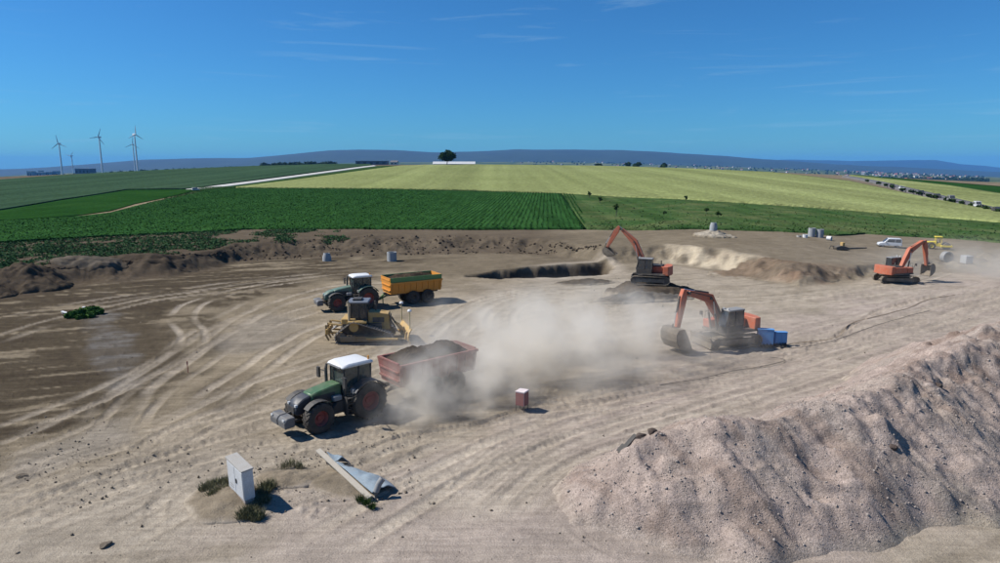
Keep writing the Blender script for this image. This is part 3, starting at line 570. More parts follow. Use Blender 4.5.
def heap_mesh(x0, x1, y0, y1, z0, h, seed, nx=40, ny=22, lump=.35):
    u, v = np.meshgrid(np.linspace(0, 1, nx), np.linspace(0, 1, ny), indexing='ij'); x = x0 + (x1 - x0) * u; y = y0 + (y1 - y0) * v
    e = np.clip(np.minimum(np.minimum(u, 1 - u) * 5, np.minimum(v, 1 - v) * 3.2), 0, 1) ** .7
    z = z0 + e * h * (.55 + .45 * fbm(x / 1.4 + seed, y / 1.2, 3, seed)) + (fbm(x / .35, y / .35, 3, seed + 5) - .5) * lump * e
    return np.stack([x, y, z], -1).reshape(-1, 3), grid_faces(nx, ny)
def trailer(name, label, loc, rz, body, upper, L=6.2, zb=1.25, zt=2.75, load_label=None, load_h=.7):
    t = thing(name, label, 'trailer', loc, rz); W0, W1 = 1.05, 1.24       # x=0 rear end, x=L front
    th = .05
    for s in (1, -1):
        v = [(0, s * W0, zb), (L, s * W0, zb), (L + .12, s * W1, zt), (-.05, s * W1, zt)]
        b = MB(); q = [Vector(p) for p in v]; o_ = Vector((0, -s * th, 0)); b.add(q + [p + o_ for p in q], [(0, 1, 2, 3), (7, 6, 5, 4), (0, 4, 5, 1), (1, 5, 6, 2), (2, 6, 7, 3), (3, 7, 4, 0)])
        sd_ = b.build('side_wall', body, t)
        r = MB()
        for k in range(9):
            x = .15 + (L - .3) * k / 8; m0, m1 = Vector((x, s * (W0 + .003), zb)), Vector((x, s * (W1 + .003), zt)); o2 = Vector((0, s * .07, 0)); e = Vector((.05, 0, 0))
            r.add([m0 - e, m0 + e, m1 + e, m1 - e, m0 - e + o2, m0 + e + o2, m1 + e + o2, m1 - e + o2], [(0, 1, 2, 3), (4, 7, 6, 5), (0, 4, 5, 1), (1, 5, 6, 2), (2, 6, 7, 3), (3, 7, 4, 0)])
        r.build('rib', body, sd_)
        MB().box(-.1, L + .16, s * W1 - .06, s * W1 + .09, zt - .04, zt + .10).build('top_rail', body, sd_)
        if upper: 
            zc = zt - .05; v = [(-.02, s * (W1 + .006), zc + .16), (L + .1, s * (W1 + .006), zc + .16), (L + .1, s * (W1 + .03), zc + .62), (-.02, s * (W1 + .03), zc + .62)]
            q = [Vector(p) for p in v]; o_ = Vector((0, -s * .06, 0)); MB().add(q + [p + o_ for p in q], [(0, 1, 2, 3), (7, 6, 5, 4), (0, 4, 5, 1), (1, 5, 6, 2), (2, 6, 7, 3), (3, 7, 4, 0)]).build('upper_board', upper, sd_)
    ze = zt + (.55 if upper else .1)
    for nm, x, dx in (('front_wall', L, .12), ('tailgate', 0, -.05)):
        b = MB().add([(x, -W0, zb), (x, W0, zb), (x + dx, W1, ze), (x + dx, -W1, ze), (x + .06, -W0, zb), (x + .06, W0, zb), (x + .06 + dx, W1, ze), (x + .06 + dx, -W1, ze)], [(0, 1, 2, 3), (7, 6, 5, 4), (0, 4, 5, 1), (1, 5, 6, 2), (2, 6, 7, 3), (3, 7, 4, 0)])
        fw = b.build(nm, body, t)
        for z in (zb + .3, zb + .8, zb + 1.3): MB().box(x + (.065 if dx > 0 else -.12), x + (.20 if dx > 0 else 0), -W0, W0, z, z + .1).build('cross_rib', body, fw)
    MB().box(0, L, -W0 + .01, W0 - .01, zb, zb + .06).build('floor', M_dsteel, t)
    MB().box(.1, L + .3, -.45, -.30, .95, zb - .01).box(.1, L + .3, .30, .45, .95, zb - .01).box(.3, .5, -.45, .45, .96, zb - .02).box(L - .2, L, -.45, .45, .96, zb - .02).box(1.4, 1.6, -.95, .95, .62, .78).box(2.95, 3.15, -.95, .95, .62, .78).box(1.45, 1.55, -.4, .4, .78, .96).box(3.0, 3.1, -.4, .4, .78, .96).build('chassis', M_dsteel, t)
    MB().tube([(L + .2, .38, 1.05), (L + .85, .06, .66)], .09, 6).tube([(L + .2, -.38, 1.05), (L + .85, -.06, .66)], .09, 6).box(L + .75, L + 1.1, -.07, .07, .58, .74).tube([(L + .6, .28, .86), (L + .6, .28, .25)], .05, 6).build('drawbar', M_dsteel if not upper else M_tgr3, t)
    for x in (1.5, 3.05):
        for s in (1, -1): wheel(t, .70, .55, .32, (x, s * .98, .70), M_dsteel, 24, s, False)
    v, f = heap_mesh(.1, L - .05, -W1 + .1, W1 - .1, zt - .35 + (.5 if upper else 0), load_h, 5 if upper else 9)
    ld_ = mesh_np('earth_load', v, f, M_load, None, True); ld_.location = loc; ld_.rotation_euler = (0, 0, rz); tag(ld_, load_label, 'earth')
    return t

def belt(loop, y0, y1, pitch=.19, mat_th=.05, cleat=.05):
    p = np.array(loop + [loop[0]], float); s = np.concatenate([[0], np.cumsum(np.hypot(*np.diff(p, axis=0).T))]); n = int(s[-1] / pitch)
    q = np.linspace(0, s[-1], n, endpoint=False); cx, cz = np.interp(q, s, p[:, 0]), np.interp(q, s, p[:, 1]); mid = p[:-1].mean(0); b = MB()
    for i in range(n):
        a, c = np.array([cx[i], cz[i]]), np.array([cx[(i + 1) % n], cz[(i + 1) % n]]); d = (c - a) / np.hypot(*(c - a)); nn = np.array([d[1], -d[0]])
        if nn @ ((a + c) / 2 - mid) < 0: nn = -nn
        e = d * .012; o1 = nn * mat_th
        b.prism([tuple(a + e), tuple(c - e), tuple(c - e + o1), tuple(a + e + o1)], y0, y1)
        k = a + d * pitch * .18; b.prism([tuple(k + o1), tuple(k + d * .035 + o1), tuple(k + d * .035 + o1 + nn * cleat), tuple(k + o1 + nn * cleat)], y0, y1)
    return b
def rloop(cs):                                            # convex hull like loop round circles (x,z,r) given in ccw order
    out = []; n = len(cs)
    for i in range(n):
        x, z, r = cs[i]; px_, pz, _ = cs[i - 1]; nx_, nz, _ = cs[(i + 1) % n]
        a0 = math.atan2(z - pz, x - px_) - math.pi / 2; a1 = math.atan2(nz - z, nx_ - x) - math.pi / 2
        while a1 < a0 - 1e-6: a1 += 2 * math.pi
        out += [(x + r * math.cos(a), z + r * math.sin(a)) for a in np.linspace(a0, a1, 9)]
    return out
def offs(pts, th):                                        # beam outline round a polyline in x,z
    p = [Vector((a, b)) for a, b in pts]; up, dn = [], []
    for i, q in enumerate(p):
        d = (p[min(i + 1, len(p) - 1)] - p[max(i - 1, 0)]).normalized(); nn = Vector((-d.y, d.x)) * th[i] / 2
        up.append(tuple(q + nn)); dn.append(tuple(q - nn))
    return up + dn[::-1]
def beam(b, pts, th, y0, y1):
    o = offs(pts, th); n = len(pts)
    for i in range(n - 1): b.prism([o[i], o[i + 1], o[2 * n - 2 - i], o[2 * n - 1 - i]], y0, y1)
    return b
def ram(parent, name, a, c, r, y):
    A, C_ = Vector((a[0], y, a[1])), Vector((c[0], y, c[1])); m_ = A.lerp(C_, .58)
    o = MB().tube([A, m_], r, 8).build(name, M_dsteel, parent); MB().tube([m_, C_], r * .55, 8).build('rod', M_chrome, o); return o

def excavator(label, loc, rz, under_yaw, foot, knee, tip, stick_top, stick_end, bucket_ang, scale=1.0, paint_m=None, dozer_blade=False, bs=1.0):
    pm = paint_m or M_orange; t = thing('excavator', label, 'excavator', loc, rz, scale=scale); U_ = Matrix.Rotation(under_yaw, 4, 'Z')
    def under(o): o.matrix_local = U_ @ o.matrix_local; return o
    for s in (1, -1):
        cs = [(-1.75, .48, .42), (1.75, .48, .42)]; lp = rloop([(-1.75, .48, .42), (1.75, .48, .42)])
        tr = under(belt(lp, s * 1.15 - .30, s * 1.15 + .30, .2).build('track', M_mud, t))
        MB().box(-1.6, 1.6, s * 1.15 - .16, s * 1.15 + .16, .28, .70).build('track_frame', M_mud, tr)
        for x in (-1.75, 1.75): MB().lathe([(.40, s * 1.15 - .08), (.40, s * 1.15 + .08)], 18, (x, 0, .48)).build('sprocket', M_dsteel, tr)
    under(MB().box(-.9, .9, -.9, .9, .45, .85).lathe([(.62, .85), (.62, 1.12)], 20, axis='z').build('undercarriage', M_dsteel, t))
    if dozer_blade: under(MB().prism([(2.25, .1), (2.38, .12), (2.30, .55), (2.45, .95), (2.35, .95), (2.18, .55)], -1.4, 1.4).box(1.5, 2.2, -.5, -.35, .4, .55).box(1.5, 2.2, .35, .5, .4, .55).build('levelling_blade', M_mud, t))
    MB().prism([(-1.9, 1.12), (1.35, 1.12), (1.35, 1.30), (-1.9, 1.30)], -1.3, 1.3).build('turntable_deck', M_dsteel, t)
    MB().box(-1.55, .35, -1.3, .42, 1.303, 2.05).build('engine_cover', pm, t, .06); MB().box(.40, 1.32, -1.28, -.55, 1.303, 1.95).build('tank_box', pm, t, .05)
    MB().box(-1.4, -.1, -1.1, .3, 2.053, 2.16).build('engine_hatch', M_black, t, .03); MB().tube([(-1.1, -.7, 2.1), (-1.1, -.7, 2.6)], .07, 8).build('exhaust', M_dsteel, t)
    cw = [(-2.55 + .35 * (abs(a) / 1.3) ** 2.2 * 1.0, a) for a in np.linspace(-1.3, 1.3, 11)]
    b = MB(); k = len(cw); base = [(x, y, 1.16) for x, y in cw] + [(-1.60, 1.3, 1.16), (-1.60, -1.3, 1.16)]; top = [(x + .05, y, 2.18) for x, y in cw] + [(-1.60, 1.3, 2.18), (-1.60, -1.3, 2.18)]; n_ = len(base)
    b.add(base + top, [list(range(n_)), list(range(2 * n_ - 1, n_ - 1, -1))] + [(i, i + n_, (i + 1) % n_ + n_, (i + 1) % n_) for i in range(n_)]); b.build('counterweight', pm, t, .04)
    # cab on the left
    MB().box(-.35, 1.45, .48, 1.30, 1.303, 1.78).build('cab_base', M_black, t, .03)
    B = dict(fi=(1.47, .50), fo=(1.47, 1.28), ri=(-.33, .50), ro=(-.33, 1.28), mo=(.55, 1.29)); Zb, Zt = 1.783, 2.92; U = dict(fi=(1.18, .52), fo=(1.18, 1.26), ri=(-.33, .52), ro=(-.33, 1.26), mo=(.50, 1.27))
    for q in B: MB().tube([(*B[q], Zb - .02), (*U[q], Zt)], .045, 6).build('cab_pillar', M_black, t)
    g = lambda a, c: [(*B[a], Zb), (*B[c], Zb), (*U[c], Zt), (*U[a], Zt)]
    panel(t, 'windscreen', g('fi', 'fo'), M_glassb); panel(t, 'rear_window', g('ri', 'ro'), M_glassb); panel(t, 'door_glass', g('fo', 'mo'), M_glassb); panel(t, 'side_glass', g('mo', 'ro'), M_glassb); panel(t, 'inner_glass', g('fi', 'ri'), M_glassb)
    rf = MB().box(-.40, 1.24, .44, 1.34, Zt + .003, Zt + .13).build('cab_roof', M_grey, t, .04); MB().box(1.15, 1.22, .6, .75, Zt + .14, Zt + .26).box(1.15, 1.22, 1.05, 1.2, Zt + .14, Zt + .26).build('work_light', M_lamp, rf)
    MB().box(.0, .5, .68, 1.12, 1.79, 2.2).box(-.12, .02, .68, 1.12, 2.05, 2.7).build('seat', M_seat, t, .04)
    MB().tube([(.5, -1.2, 1.95), (.5, -1.2, 2.5), (1.2, -1.2, 2.5), (1.2, -1.2, 1.95)], .025, 6).build('handrail', M_dsteel, t)
    MB().tube([(1.3, -1.28, 2.0), (1.35, -1.45, 2.35)], .02, 6).box(1.3, 1.4, -1.6, -1.35, 2.2, 2.5).build('mirror', M_black, t)
    # arm, in the x,z plane through y = -.1
    y0, y1 = -.32, .14; f_, k_, p_ = Vector(foot), Vector(knee), Vector(tip); mid1, mid2 = f_.lerp(k_, .55), k_.lerp(p_, .5)
    bo = beam(MB(), [tuple(f_), tuple(mid1), tuple(k_), tuple(mid2), tuple(p_)], [.36, .62, .74, .52, .34], y0, y1).build('boom', pm, t, .02)
    [MB().lathe([(.12, y0 - .06), (.12, y1 + .06)], 12, (q[0], 0, q[1])).build('pivot_pin', M_dsteel, bo) for q in (knee, tip)]
    MB().tube([tuple((q.x, y1 + .05, q.y + .12)) for q in (f_, mid1, k_, mid2, p_)], .03, 6).build('hydraulic_hose', M_black, bo)
    for y in (y0 - .1, y1 + .1): ram(t, 'boom_cylinder', (foot[0] + .75, foot[1] - .45), tuple(k_.lerp(f_, .12)), .085, y)
    st, se = Vector(stick_top), Vector(stick_end); d = (se - st).normalized()
    so = beam(MB(), [tuple(st), tuple(st.lerp(se, .22)), tuple(st.lerp(se, .6)), tuple(se)], [.30, .58, .44, .24], -.27, .09).build('stick', pm, t, .02)
    nn = Vector((-d.y, d.x)); nn = nn if nn.y > 0 or abs(d.y) > .9 else -nn
    back = st - (Vector((0, 0)))
    ram(t, 'stick_cylinder', (k_.x + .1, k_.y + .42), tuple(st), .085, -.09)
    out = Vector((d.y, -d.x)); out = out if out.x > 0 else -out
    ram(t, 'bucket_cylinder', tuple(st.lerp(se, .18) + out * .32), tuple(se - d * .35 + out * .38), .07, -.09)
    # bucket
    prof = [(x * bs, z * bs) for x, z in [(0, .12), (.42, .20), (.62, .0), (.70, -.45), (.52, -.95), (.08, -1.22), (-.36, -1.28)]]; by0, by1 = -.09 - .69 * bs, -.09 + .69 * bs
    a = bucket_ang; rot = lambda q: (se.x + q[0] * math.cos(a) - q[1] * math.sin(a), se.y + q[0] * math.sin(a) + q[1] * math.cos(a))
    o_ = [rot(q) for q in prof]; inn = [rot((q[0] * .92 - .03, q[1] * .95 + .01)) for q in prof]; b = MB()
    for i in range(len(prof) - 1): b.prism([o_[i], o_[i + 1], inn[i + 1], inn[i]], by0, by1)
    side = [rot(q) for q in prof + [(-.18 * bs, -.45 * bs)]]
    for ys in ((by0, by0 + .04), (by1 - .04, by1)): b.prism(side, *ys)
    bk_ = b.build('bucket', M_mud, t)
    for i in range(5):
        y = by0 + .06 + i * (by1 - by0 - .21) / 4; MB().prism([rot((-.30 * bs, -1.24 * bs)), rot((-.30 * bs, -1.33 * bs)), rot((-.56 * bs, -1.33 * bs))], y, y + .09).build('tooth', M_steel, bk_)
    MB().tube([(se - d * .35 + out * .38)[0:1] and (float((se - d * .35 + out * .38).x), -.2, float((se - d * .35 + out * .38).y)), (rot((.35, .15))[0], -.2, rot((.35, .15))[1])], .06, 6).build('bucket_link', M_dsteel, t)
    return t

def bulldozer(label, loc, rz):
    t = thing('bulldozer', label, 'bulldozer', loc, rz)
    for s in (1, -1):
        lp = rloop([(-1.75, .50, .42), (1.75, .48, .40), (-.75, 1.32, .38)])
        tr = belt(lp, s * 1.05 - .30, s * 1.05 + .30, .20, .05, .06).build('track', M_shoe, t)
        MB().prism([(-1.75, .2), (1.75, .2), (1.85, .62), (-1.85, .62)], s * 1.05 - .22, s * 1.05 + .25).build('track_frame', paint('muddy_yellow', (.20, .13, .05), .8, dirt=.6), tr)
        MB().lathe([(.36, s * 1.05 - .12), (.36, s * 1.05 + .2)], 20, (-.75, 0, 1.32)).lathe([(.22, s * 1.05 + .2), (.18, s * 1.05 + .30)], 16, (-.75, 0, 1.32)).build('sprocket', M_yel, tr)
        for x in (-1.75, 1.75): MB().lathe([(.38, s * 1.05 - .1), (.38, s * 1.05 + .1)], 20, (x, 0, .49)).build('idler', M_mud, tr)
    MB().box(-1.7, 1.3, -.72, .72, .62, 1.5).build('main_frame', M_dsteel, t)
    MB().prism([(.25, 1.5), (.25, 2.36), (1.0, 2.34), (1.85, 2.22), (1.92, 1.0), (1.3, .9)], -.52, .52).build('engine_hood', M_yel, t, .04)
    for s in (1, -1): MB().box(.6, 1.5, s * .523 - .006, s * .523 + .006, 1.55, 1.95).build('hood_vent', M_dsteel, t)
    MB().box(1.925, 1.965, -.42, .42, 1.1, 2.1).build('radiator_grille', M_dsteel, t)
    MB().box(-1.75, -.62, -.85, .85, 1.503, 1.92).build('rear_tank', M_yel, t, .05); [MB().box(-1.2, .24, min(s*.75, s*1.28), max(s*.75, s*1.28), 1.62, 1.78).build('fender', M_yel, t, .03) for s in (1, -1)]
    MB().box(-.62, .22, -.70, .70, 1.503, 1.95).build('cab_base', M_black, t, .02)
    B = dict(fl=(.20, .62), fr=(.20, -.62), bl=(-1.05, .66), br=(-1.05, -.66), ml=(-.35, .74), mr=(-.35, -.74)); z0, z1 = 1.93, 3.08
    for k, (x, y) in B.items(): MB().tube([(x, y, z0), (x * .9 - .05, y, z1)], .06, 6).build('cab_pillar', M_black, t)
    g = lambda a, c: [(*B[a], z0), (*B[c], z0), (B[c][0] * .9 - .05, B[c][1], z1), (B[a][0] * .9 - .05, B[a][1], z1)]
    panel(t, 'windscreen', g('fl', 'fr'), M_glassb); panel(t, 'rear_window', g('bl', 'br'), M_glassb)
    for s in 'lr': panel(t, 'door_glass', g('f' + s, 'm' + s), M_glassb); panel(t, 'quarter_glass', g('m' + s, 'b' + s), M_glassb)
    MB().box(-.95, -.45, -.26, .26, 1.95, 2.4).box(-1.0, -.88, -.26, .26, 2.3, 2.85).build('seat', M_seat, t, .03)
    rf = MB().box(-1.28, .36, -.86, .86, z1 + .003, z1 + .16).build('cab_roof', paint('roof_blue_grey', (.09, .115, .16), .4, dirt=.2), t, .05); MB().box(-.9, -.2, -.4, .4, z1 + .165, z1 + .32).build('air_conditioner', M_black, rf, .03)
    MB().tube([(-1.12, -.95, 1.75), (-1.12, -.95, 3.2), (-1.2, -.95, 3.32)], .085, 10).build('air_intake', paint('beige_pipe', (.45, .36, .22), .6, dirt=.3), t)
    MB().tube([(.75, .3, 2.3), (.75, .3, 2.95), (.70, .3, 3.08)], .07, 8).build('exhaust', M_dsteel, t)
    # blade
    pr = [(2.75, .06), (2.62, .30), (2.60, .62), (2.70, .95), (2.90, 1.22), (2.96, 1.20), (2.80, .95), (2.71, .62), (2.73, .32), (2.84, .06)]
    bl = MB()
    for i in range(4): bl.prism([pr[i], pr[i + 1], pr[8 - i], pr[9 - i]], -1.7, 1.7)
    bo = bl.build('blade', M_yel, t); bo.matrix_local = Matrix.Translation((2.95, 0, 0)) @ Matrix.Rotation(R(17), 4, 'Z') @ Matrix.Translation((-2.65, 0, 0))
    for y in (-1.2, -.4, .4, 1.2): MB().prism([(2.45, .35), (2.58, .3), (2.62, .95), (2.52, .9)], y - .08, y + .08).build('blade_rib', M_yel, bo)
    for y in (-1.55, 1.55):
        MB().tube([(2.80, y, 1.2), (2.80, y, 2.55)], .045, 8).build('sensor_mast', paint('pale_mast', (.52, .44, .22), .5, dirt=.2), bo); MB().lathe([(.02, 2.55), (.17, 2.58), (.17, 2.66), (.10, 2.74), (.01, 2.76)], 12, (2.80, y, 0), 'z').build('antenna', M_white, bo)
        s = 1 if y > 0 else -1
        MB().tube([(2.55, s * .6, .9), (2.3, s * .6, 1.15), (2.05, s * .5, 1.35)], .10, 8).build('blade_yoke', M_yel, bo)
        MB().tube([(2.6, s * 1.42, .40), (.2, s * 1.42, .50)], .10, 8).build('push_arm', M_yel, t); ram(t, 'lift_cylinder', (1.95, 1.75), (2.55, .75), .07, s * .45)
    # ripper
    b = MB(); b.box(-2.95, -2.75, -1.0, 1.0, .75, 1.15); rp = b.build('ripper_beam', M_yel, t, .03)
    for s in (1, -1):
        MB().tube([(-1.75, s * .55, .72), (-2.8, s * .55, .80)], .08, 6).tube([(-1.75, s * .55, 1.35), (-2.75, s * .55, 1.5), (-2.85, s * .55, 1.0)], .08, 6).build('ripper_arm', M_yel, rp); ram(t, 'ripper_cylinder', (-1.75, 1.5), (-2.7, .9), .07, s * .3)
    for y in (-.8, 0, .8): MB().prism([(-2.98, 1.45), (-2.82, 1.45), (-2.86, .6), (-2.70, .22), (-2.80, .2), (-3.02, .6)], y - .05, y + .05).build('ripper_shank', paint('rusty_yellow', (.32, .20, .06), .7, dirt=.5), rp)
    return t

def hub(px, py, z): return Vector(G(px, py, z))
def dirv(rz): return Vector((math.cos(rz), math.sin(rz), 0)), Vector((-math.sin(rz), math.cos(rz), 0))
def gz(x, y): return float(T(x, y))
# near tractor and its red trailer
rz = R(-135.5); fwd, left = dirv(rz); fr = hub(319, 417, .82); L0 = fr - fwd * 2.95 - left * .98; L0.z = gz(L0.x, L0.y) - .02
tractor('green tractor with white cab roof pulling the red trailer in the foreground', L0, rz, M_tgreen, M_bluedark)
rz2 = R(-140); f2, l2 = dirv(rz2); hit = L0 - fwd * 1.2; tl = hit - f2 * (5.2 + 1.0); tl.z = gz(tl.x, tl.y)
trailer('dump_trailer', 'dusty dark red dump trailer heaped with soil behind the near tractor', tl, rz2, M_redbody, None, 5.2, 1.2, 2.45, 'dark brown soil heaped in the red trailer', 1.15)
# far tractor and its orange trailer
rz = R(-153); fwd, left = dirv(rz); fr = hub(337, 303.5, .82); L0 = fr - fwd * 2.95 - left * .98; L0.z = gz(L0.x, L0.y)
tractor('blue-green tractor with white roof standing behind the yellow bulldozer', L0, rz, M_tgreen2, M_tgreen2)
rz2 = R(-149); f2, l2 = dirv(rz2); hit = L0 - fwd * 1.2; tl = hit - f2 * (5.3 + 1.05); tl.z = gz(tl.x, tl.y)
trailer('dump_trailer', 'orange dump trailer with green top boards behind the far tractor', tl, rz2, M_yorange, M_tgr3, 5.3, 1.2, 2.25, 'brown soil filling the orange and green trailer', .55)
# bulldozer
p = G(364.5, 343.2, 0); rz = R(3); f2, l2 = dirv(rz); q = Vector(p) + l2 * 1.05; q.z = gz(q.x, q.y)
bulldozer('yellow crawler bulldozer with rear ripper and two blade masts', q, rz)
# excavators
b0 = Vector(G(726, 345.0, 0)); bk0 = Vector(G(653, 352, 0)); v_ = bk0 - b0; rz = math.atan2(v_.y, v_.x) + R(9); b0.z = gz(b0.x, b0.y)
excavator('orange excavator digging in the dust beside the blue cabinets', b0, rz, R(-10), (.55, 1.75), (2.0, 3.85), (4.15, 4.45), (4.5, 4.75), (5.0, 1.75), R(-12), .97, dozer_blade=True, bs=1.3)
EX1 = Vector(G(650, 283, 1.0)); rz = R(158)
excavator('orange excavator raising its bucket on the dark mound beside the pit', (EX1.x, EX1.y, 1.02), rz, R(8), (.45, 1.75), (2.0, 4.75), (3.5, 6.15), (3.85, 6.5), (5.2, 3.95), R(-40), .92)
p = P(895, 282); rz = R(18)
excavator('orange excavator with counterweight towards the camera at far right', (p.x, p.y, gz(p.x, p.y)), rz, R(-25), (.55, 1.75), (1.8, 3.95), (3.7, 5.0), (4.05, 5.15), (4.8, 1.9), R(15), .93)
# ------------------------------------------------------------------ heaps of gravel and soil
def heap_obj(name, label, cat, x, y, z, mat, col=None):
    nr, nc = x.shape; f = grid_faces(nr, nc); g = T(x, y); keep = ((z - g).reshape(-1)[f].max(1) > -.02); f = f[keep]
    zz = np.maximum(z, g - .35); u, inv = np.unique(f, return_inverse=True); v = np.stack([x, y, zz], -1).reshape(-1, 3)[u]
    c = v.mean(0); c[2] = 0; o = mesh_np(name, v - c, inv.reshape(f.shape), mat, None, True, None if col is None else col.reshape(-1, 3)[u]); o.location = c
    return tag(o, label, cat)
RID = [(585, 512, .25), (625, 470, 1.3), (652, 444, 2.3), (690, 426, 2.9), (722, 417, 3.25), (765, 418, 3.05), (805, 411, 3.2), (850, 399, 3.3), (882, 385, 3.6), (905, 376, 3.75), (935, 362, 3.9), (960, 345, 4.25), (1000, 325, 4.6), (1080, 300, 4.6), (1180, 280, 4.3), (1300, 262, 3.5)]
rp = np.array([[*G(a, b_, h)[:2], h] for a, b_, h in RID]); SPUR = np.array([[*G(868, 412, 3.2)[:2], 3.0], [*G(880, 470, 1.6)[:2], 1.2]]); SPUR2 = np.array([[*G(765, 425, 3.0)[:2], 3.0], [*G(745, 500, 1.1)[:2], 1.0]])
gx, gy = np.meshgrid(np.arange(1, 44, .085), np.arange(15, 46, .085), indexing='xy')
def ridge_h(x, y, rp, slope):
    best = np.full(x.shape, -9.0)
    for i in range(len(rp) - 1):
        a, b_ = rp[i], rp[i + 1]; e = b_[:2] - a[:2]; t = np.clip(((x - a[0]) * e[0] + (y - a[1]) * e[1]) / (e @ e), 0, 1)
        d = np.hypot(x - a[0] - t * e[0], y - a[1] - t * e[1]); best = np.maximum(best, a[2] + (b_[2] - a[2]) * t - slope * np.sqrt(d * d + .10) + slope * .3)
    return best
wx = gx + (fbm(gx / 2.2, gy / 2.2, 3, 101) - .5) * 1.6; wy = gy + (fbm(gx / 2.2, gy / 2.2, 3, 102) - .5) * 1.6
gzv = np.maximum(ridge_h(wx, wy, rp, .66), np.maximum(ridge_h(wx, wy, SPUR, .62), ridge_h(wx, wy, SPUR2, .60)))
onh = sstep(-.3, 1.0, gzv)
gul = 1 - np.abs(2 * fbm((gx * .85 + gy * .5) / .9, (gy * .85 - gx * .5) / 4.5, 4, 103) - 1); gzv = gzv + onh * ((gul - .5) * .30 + (fbm(gx / 2.0, gy / 2.0, 4, 104) - .5) * .30 + (fbm(gx / .22, gy / .22, 3, 105) - .5) * .12)
top = sstep(2.2, 3.4, gzv) * sstep(14, 24, gx); gzv = gzv + top * (fbm(gx / 1.0, gy / .9, 3, 106) - .5) * .55
crl = sstep(1.6, 3.0, gzv); cell = np.abs(fbm(gx / .9, gy / .9, 5, 121, .62) - .5); gzv = gzv + crl * sstep(12, 17, gx) * (sstep(.0, .22, cell) - .5) * .12
gzv = gzv + onh * (fbm((gx * .85 + gy * .5) / 2.6, (gy * .85 - gx * .5) / 7.0, 3, 122) - .5) * 1.0
sc_ = sstep(.54, .70, fbm(gx / 2.4, gy / 1.2, 3, 107)); gzv = gzv - sc_ * onh * .16                 # small slides
gcol = np.repeat(np.repeat(np.array([.335, .272, .238])[None, None], gx.shape[0], 0), gx.shape[1], 1)
k1 = sstep(.4, .7, fbm(gx / 2.6, gy / 2.6, 4, 108))[..., None]; gcol = gcol * (1 - k1 * .5) + np.array([.30, .262, .228]) * k1 * .5
k2 = sstep(.5, .7, fbm(gx / 1.1, gy / 3.0, 3, 109))[..., None]; gcol = gcol * (1 - k2 * .35) + np.array([.35, .292, .25]) * k2 * .35
k3 = (top * sstep(.45, .7, fbm(gx / .8, gy / .8, 3, 110)))[..., None]; gcol = gcol * (1 - k3 * .7) + np.array([.18, .13, .105]) * k3 * .7
k4 = (sstep(2.4, .6, gzv) * sstep(13, 17, gx) * sstep(.42, .6, fbm(gx / 1.8, gy / 1.8, 4, 123)))[..., None]; gcol = gcol * (1 - k4 * .6) + np.array([.215, .19, .165]) * k4 * .6
k5 = sstep(.56, .7, fbm((gx * .85 + gy * .5) / .7, (gy * .85 - gx * .5) / 3.5, 4, 124))[..., None]; gcol = gcol * (1 - k5 * .5) + np.array([.22, .165, .135]) * k5 * .5
gcol *= (.82 + .36 * fbm(gx / .3, gy / .3, 3, 111))[..., None]
toe_ = sstep(.02, .55, gzv - T(gx, gy) + (fbm(gx / .5, gy / .5, 3, 125) - .5) * .3)[..., None]; gcol = ground_col(gx, gy) * (1 - toe_) + gcol * toe_
m = MATS['earth'].copy(); m.name = 'gravel'; MATS['gravel'] = m; n = m.node_tree; b = n.nodes['Principled BSDF']
gg = n.nodes.new('ShaderNodeNewGeometry'); vo = n.nodes.new('ShaderNodeTexVoronoi'); vo.inputs['Scale'].default_value = 16; n.links.new(gg.outputs['Position'], vo.inputs['Vector']); vz = n.nodes.new('ShaderNodeTexVoronoi'); vz.inputs['Scale'].default_value = 38; n.links.new(gg.outputs['Position'], vz.inputs['Vector'])
hs = n.nodes.new('ShaderNodeHueSaturation'); sx = n.nodes.new('ShaderNodeSeparateColor'); n.links.new(vo.outputs['Color'], sx.inputs[0]); r1 = ramp(n, sx.outputs[0], [(.05, (.88, .875, .87)), (.95, (1.12, 1.12, 1.12))]); sx2 = n.nodes.new('ShaderNodeSeparateColor'); n.links.new(vz.outputs['Color'], sx2.inputs[0]); r2 = ramp(n, sx2.outputs[0], [(.05, (.88, .88, .88)), (.95, (1.12, 1.12, 1.12))])
src = b.inputs['Base Color'].links[0].from_socket; c_ = mixn(n, 1.0, mixn(n, 1.0, src, r1.outputs[0], 'MULTIPLY'), r2.outputs[0], 'MULTIPLY'); n.links.new(c_, b.inputs['Base Color'])
mm = n.nodes.new('ShaderNodeMath'); mm.operation = 'ADD'; n.links.new(vo.outputs['Distance'], mm.inputs[0]); n.links.new(vz.outputs['Distance'], mm.inputs[1]); bp = n.nodes.new('ShaderNodeBump'); bp.invert = True; bp.inputs['Strength'].default_value = .4; bp.inputs['Distance'].default_value = .03; n.links.new(mm.outputs[0], bp.inputs['Height'])
old = b.inputs['Normal'].links[0].from_socket; n.links.new(old, bp.inputs['Normal']); n.links.new(bp.outputs[0], b.inputs['Normal'])
heap = heap_obj('gravel_heap', 'large heap of pale pinkish gravel filling the right foreground', 'gravel heap', gx, gy, gzv, MATS['gravel'], gcol)
from mathutils.bvhtree import BVHTree
_gi = lambda x, y: (int(np.clip((y - 15) / .085, 0, gx.shape[0] - 1)), int(np.clip((x - 1) / .085, 0, gx.shape[1] - 1)))
def heap_z(x, y): i, j = _gi(x, y); return max(float(gzv[i, j]), gz(x, y))
